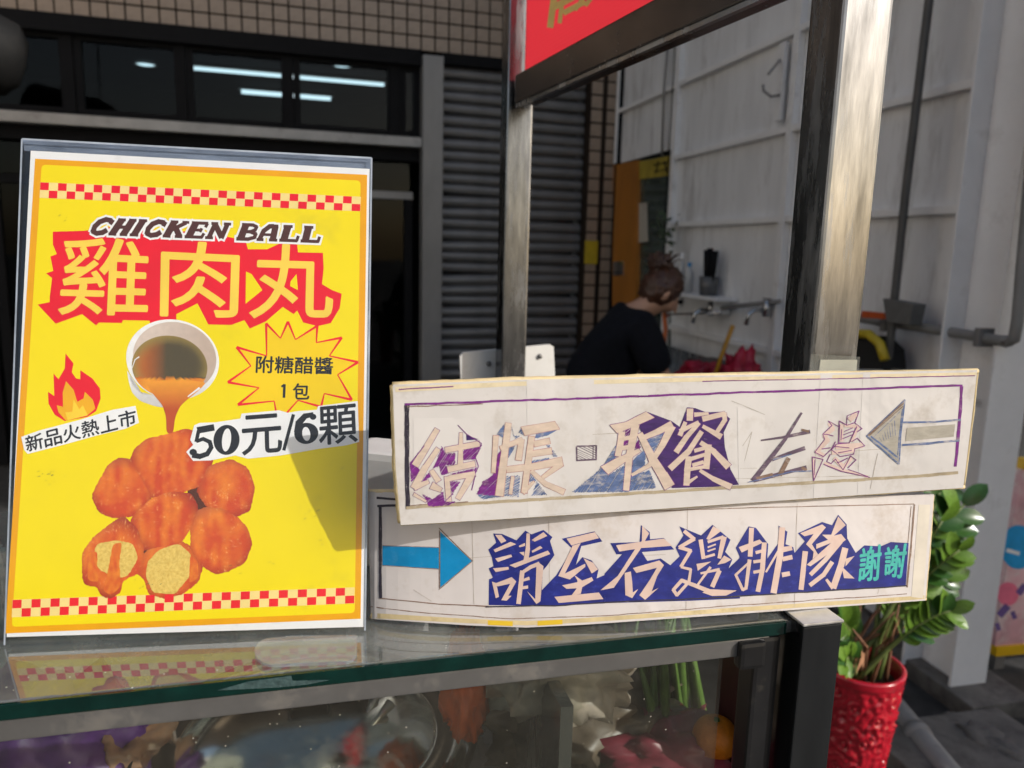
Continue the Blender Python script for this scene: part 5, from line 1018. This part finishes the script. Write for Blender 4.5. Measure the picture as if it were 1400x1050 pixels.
for mm in (m_leaf_lit, m_leaf_shade):
    b = bmesh.new(); rows = []
    for k in range(7):
        t = k / 6; wd = .60 * (math.sin(math.pi * min(1, t * .86 + .08)) ** .8) * (1 if k < 6 else .02); bend = -.18 * t * t
        rows.append([b.verts.new((s_ * wd * .5, t, bend + abs(s_) * .07 * math.sin(math.pi * t))) for s_ in (-1, -.5, 0, .5, 1)])
    for x, y in zip(rows, rows[1:]):
        for k in range(4): b.faces.new((x[k], x[k + 1], y[k + 1], y[k]))
    for f in b.faces: f.smooth = True
    me = bpy.data.meshes.new('leaf'); b.to_mesh(me); b.free(); me.materials.append(mm); mleaf.append(me)
def leaf(p, d, up, size, k):
    d = d.normalized(); x = d.cross(up).normalized(); z = x.cross(d); o = bpy.data.objects.new('leaf', mleaf[k]); COL.objects.link(o); o.parent = pt
    M = Matrix((x, d, z)).transposed().to_4x4(); o.matrix_local = Matrix.Translation(p - wloc(pt)) @ M @ Matrix.Diagonal((size, size, size, 1))
dpl = (pc0 - CAM).dot(_f)
soil = Vector((pc0.x, pc0.y, PZ - .03))
stems = [((1318, 690), -.05, 1, .080, 4, .0), ((1288, 712), -.08, 0, .060, 6, .15), ((1312, 752), -.10, 0, .058, 6, .1), ((1300, 835), -.12, 0, .056, 7, .0), ((1148, 850), -.10, 0, .055, 5, .0), ((1290, 660), .04, 1, .070, 4, .0), ((1210, 720), .0, 1, .05, 7, .0), ((1292, 790), .06, 1, .058, 6, .0), ((1170, 760), .05, 1, .05, 6, 0), ((1240, 790), -.04, 0, .042, 7, 0), ((1155, 905), -.10, 0, .045, 4, 0)]
for (px, py), dz, k, ls, n_, _ in stems:
    tip = at(px, py, dpl + dz); root = soil + Vector((random.uniform(-.04, .04), random.uniform(-.04, .04), 0)); mid = root.lerp(tip, .55) + Z3 * .06
    P_ = [root * (1 - t) ** 2 + mid * 2 * t * (1 - t) + tip * t * t for t in [j / 10 for j in range(11)]]
    tb('stem', P_, [.0075 - .005 * j / 10 for j in range(11)], m_stem, pt, 8)
    n_ += 2
    for j in range(n_ * 2 + 1):
        t = .45 + .55 * (j // 2) / n_ if j < n_ * 2 else 1.0; t = min(1, t); f = t * 10; i0 = min(9, int(f)); p = P_[i0].lerp(P_[i0 + 1], f - i0); d = (P_[min(10, i0 + 1)] - P_[i0]).normalized()
        side = d.cross(Vector((.2, -1, .3))).normalized() * (1 if j % 2 else -1)
        dr_ = d * random.uniform(.5, .9) + side * (1.0 if j < n_ * 2 else 0) + Vector((0, -.25, random.uniform(-.1, .3)))
        leaf(p, dr_, (Vector((.25, -.75, .6)) + Vector((random.uniform(-.4, .4), random.uniform(-.3, .3), random.uniform(-.3, .3)))).normalized(), ls * random.uniform(.8, 1.2), k if random.random() < .8 else 1 - k)
for k in range(14):
    r0 = soil + Vector((random.uniform(-.06, .06), random.uniform(-.06, .06), 0)); tb('dry_stem', [r0, r0 + Vector((random.uniform(-.03, .03), random.uniform(-.03, .02), .09)), r0 + Vector((random.uniform(-.07, .08), random.uniform(-.05, .03), random.uniform(.14, .26)))], [.005, .004, .002], m_dry, pt, 6)
b = bmesh.new()
for k in range(16):
    c = soil + Vector((random.uniform(-.06, .06), random.uniform(-.08, .02), random.uniform(.04, .18))); d = Vector((random.uniform(-.4, .4), random.uniform(-.5, .2), random.uniform(-1, 1))).normalized(); s_ = d.orthogonal().normalized()
    v = [b.verts.new(p) for p in (c, c + d * .03 + s_ * .012, c + d * .065, c + d * .03 - s_ * .010)]; b.faces.new(v)
fin('dry_leaves', b, pm('dry_leaf', (.34, .17, .09), .6, .3, 30), pt)['kind'] = 'stuff'

# ================================================================== PERSON bending over the sink
pd = 3.25
def P3(px, py, dz=0): return at(px, py, pd + dz)
hip = P3(806, 548, .05); hip.z = max(hip.z, .80); chest = P3(838, 462, 0); neck = P3(872, 428, -.02); 
per = thing('person', 'person in a dark T-shirt with brown hair tied up, bending over the sink', 'person', Vector((hip.x, hip.y, 0)))
def skin(name, verts, edges, rads, mat, sub=2, root=0):
    me = bpy.data.meshes.new(name); me.from_pydata([v - wloc(per) for v in verts], edges, []); o = link(name, me, mat, per, wloc(per))
    md = o.modifiers.new('skin', 'SKIN'); md.use_smooth_shade = True; me.skin_vertices or o.data
    for i, r in enumerate(rads):
        sv = o.data.skin_vertices[0].data[i]; sv.radius = r if isinstance(r, tuple) else (r, r); sv.use_root = (i == root)
    s = o.modifiers.new('sub', 'SUBSURF'); s.levels = sub; s.render_levels = sub; return o
m_skin = pm('skin', (.42, .24, .16), .5, .06, 20); m_shirt = pm('navy_shirt', (.006, .007, .011), .9, .2, 40, wr=1.0, spec=.15); m_hair = pm('brown_hair', (.055, .022, .012), .45, .5, 60, stretch=(1, 1, .3)); m_pant = pm('dark_trousers', (.02, .02, .025), .85, .2, 30)
fw = Vector((.93, .10, 0)).normalized(); lt = Vector((-.10, .93, 0)).normalized()   # facing right, far side is +y
head = neck + fw * .10 + Z3 * .085; 
sL, sR = neck + lt * .17 - Z3 * .05 - fw * .03, neck - lt * .17 - Z3 * .05 - fw * .03
eL, eR = sL + fw * .14 - Z3 * .24, sR + fw * .12 - Z3 * .25
hL, hR = eL + fw * .22 - Z3 * .05, eR + fw * .24 - Z3 * .06
kL, kR = hip + lt * .10 + fw * .10 - Z3 * (hip.z - .46), hip - lt * .10 + fw * .10 - Z3 * (hip.z - .46)
aL, aR = kL - fw * .04 - Z3 * .38, kR - fw * .04 - Z3 * .38
V = [hip, hip.lerp(chest, .5), chest, neck, neck + fw * .045 + Z3 * .03, head, sL, eL, hL, sR, eR, hR, hip + lt * .1 - Z3 * .05, kL, aL, hip - lt * .1 - Z3 * .05, kR, aR, aL + fw * .17 - Z3 * .05, aR + fw * .17 - Z3 * .05, head + fw * .065 - Z3 * .055]
ED = [(0, 1), (1, 2), (2, 3), (3, 4), (4, 5), (2, 6), (6, 7), (7, 8), (2, 9), (9, 10), (10, 11), (0, 12), (12, 13), (13, 14), (0, 15), (15, 16), (16, 17), (14, 18), (17, 19), (5, 20)]
RD = [.13, .12, .135, .06, .052, .082, .055, .042, .030, .055, .042, .030, .085, .055, .04, .085, .055, .04, .035, .035, .052]
skin('body', V, ED, RD, m_skin)
skin('shirt', [hip + Z3 * .02, hip.lerp(chest, .5), chest, neck - fw * .01 - Z3 * .005, sL, sL.lerp(eL, .75), sR, sR.lerp(eR, .75)], [(0, 1), (1, 2), (2, 3), (2, 4), (4, 5), (2, 6), (6, 7)], [.165, .155, .165, .078, .085, .072, .085, .072], m_shirt)
skin('trousers', [hip - Z3 * .02, hip + lt * .1 - Z3 * .07, kL, aL + Z3 * .03, hip - lt * .1 - Z3 * .07, kR, aR + Z3 * .03], [(0, 1), (1, 2), (2, 3), (0, 4), (4, 5), (5, 6)], [.15, .105, .075, .06, .105, .075, .06], m_pant)
# face: nose, ears, eyes; hair with bun; hands with fingers
fd = (fw * .75 - Z3 * .66).normalized(); fu = (fw * .66 + Z3 * .75).normalized()
b = bmesh.new(); nz = head + fd * .088 - fu * .012; v = [b.verts.new(p) for p in (nz + fu * .035 - fd * .012, nz + fd * .018 - fu * .008, nz + lt * .014 - fu * .012 - fd * .01, nz - lt * .014 - fu * .012 - fd * .01)]
for f in ((0, 1, 2), (0, 3, 1), (1, 3, 2), (0, 2, 3)): b.faces.new([v[i] for i in f])
fin('nose', b, m_skin, per)
for s_ in (-1, 1):
    e = head + lt * s_ * .078 - fu * .005 - fd * .005; b = bmesh.new(); bmesh.ops.create_icosphere(b, subdivisions=2, radius=1)
    for q in b.verts: q.co = e + fd * q.co.x * .018 + fu * q.co.y * .030 + lt * q.co.z * .010
    fin('ear', b, m_skin, per, True)
    e = head + fd * .076 + lt * s_ * .032 + fu * .022; b = bmesh.new(); bmesh.ops.create_icosphere(b, subdivisions=2, radius=.011); bmesh.ops.translate(b, verts=b.verts[:], vec=e); fin('eye', b, m_black, per, True)
tb('mouth', [head + fd * .080 - fu * .052 + lt * .022, head + fd * .086 - fu * .054, head + fd * .080 - fu * .052 - lt * .022], .005, pm('lips', (.35, .12, .10), .5), per, 6)
b = bmesh.new(); bmesh.ops.create_icosphere(b, subdivisions=4, radius=1)
for q in b.verts:
    d = q.co.normalized(); k = 1 + .13 * noise.fractal(Vector((d.x * 3, d.y * 11, d.z * 4)), .7, 2.2, 5); q.co = head + fd * (d.x * .082 - .020) * k + lt * d.y * .092 * k + fu * (d.z * .098 + .016) * k
hr = fin('hair', b, m_hair, per, True)
b = bmesh.new(); bmesh.ops.create_icosphere(b, subdivisions=4, radius=1); bc2 = head - fw * .012 + Z3 * .115
for q in b.verts:
    d = q.co.normalized(); k = 1 + .5 * noise.fractal(Vector((d.x * 3, d.y * 3, d.z * 7)), .8, 2.2, 5); q.co = bc2 + fd * d.x * .055 * k + lt * d.y * .055 * k + fu * d.z * .045 * k
fin('hair_bun', b, m_hair, hr, True)
for k in range(26):
    a_ = random.uniform(0, 6.28); p0_ = (bc2 if k < 14 else head + fu * .05 - fd * .05) + fw * math.cos(a_) * .05 + lt * math.sin(a_) * .05 + Z3 * random.uniform(-.02, .03); d_ = (p0_ - bc2 + Z3 * .02).normalized()
    tb('loose_strand', [p0_, p0_ + d_ * .02 + Z3 * .005, p0_ + d_ * random.uniform(.035, .06) - Z3 * random.uniform(0, .03)], [.0035, .0025, .0008], m_hair, hr, 5)
for h, e in ((hL, eL), (hR, eR)):
    d = (h - e).normalized(); dn = (d * .6 - Z3 * .7).normalized(); s_ = lt
    for j, (o_, l) in enumerate(((-.030, .062), (-.010, .072), (.010, .068), (.029, .055))):
        r0 = h + d * .035 + s_ * o_ ; tb('finger', [r0 - d * .03, r0 + d * l * .45, r0 + d * l * .6 + dn * l * .4], [.010, .009, .007], m_skin, per, 8)
    r0 = h + s_ * -.03; tb('thumb', [r0 - d * .02, r0 - s_ * .022 + d * .015, r0 - s_ * .028 + d * .045 - Z3 * .01], [.012, .010, .008], m_skin, per, 8)
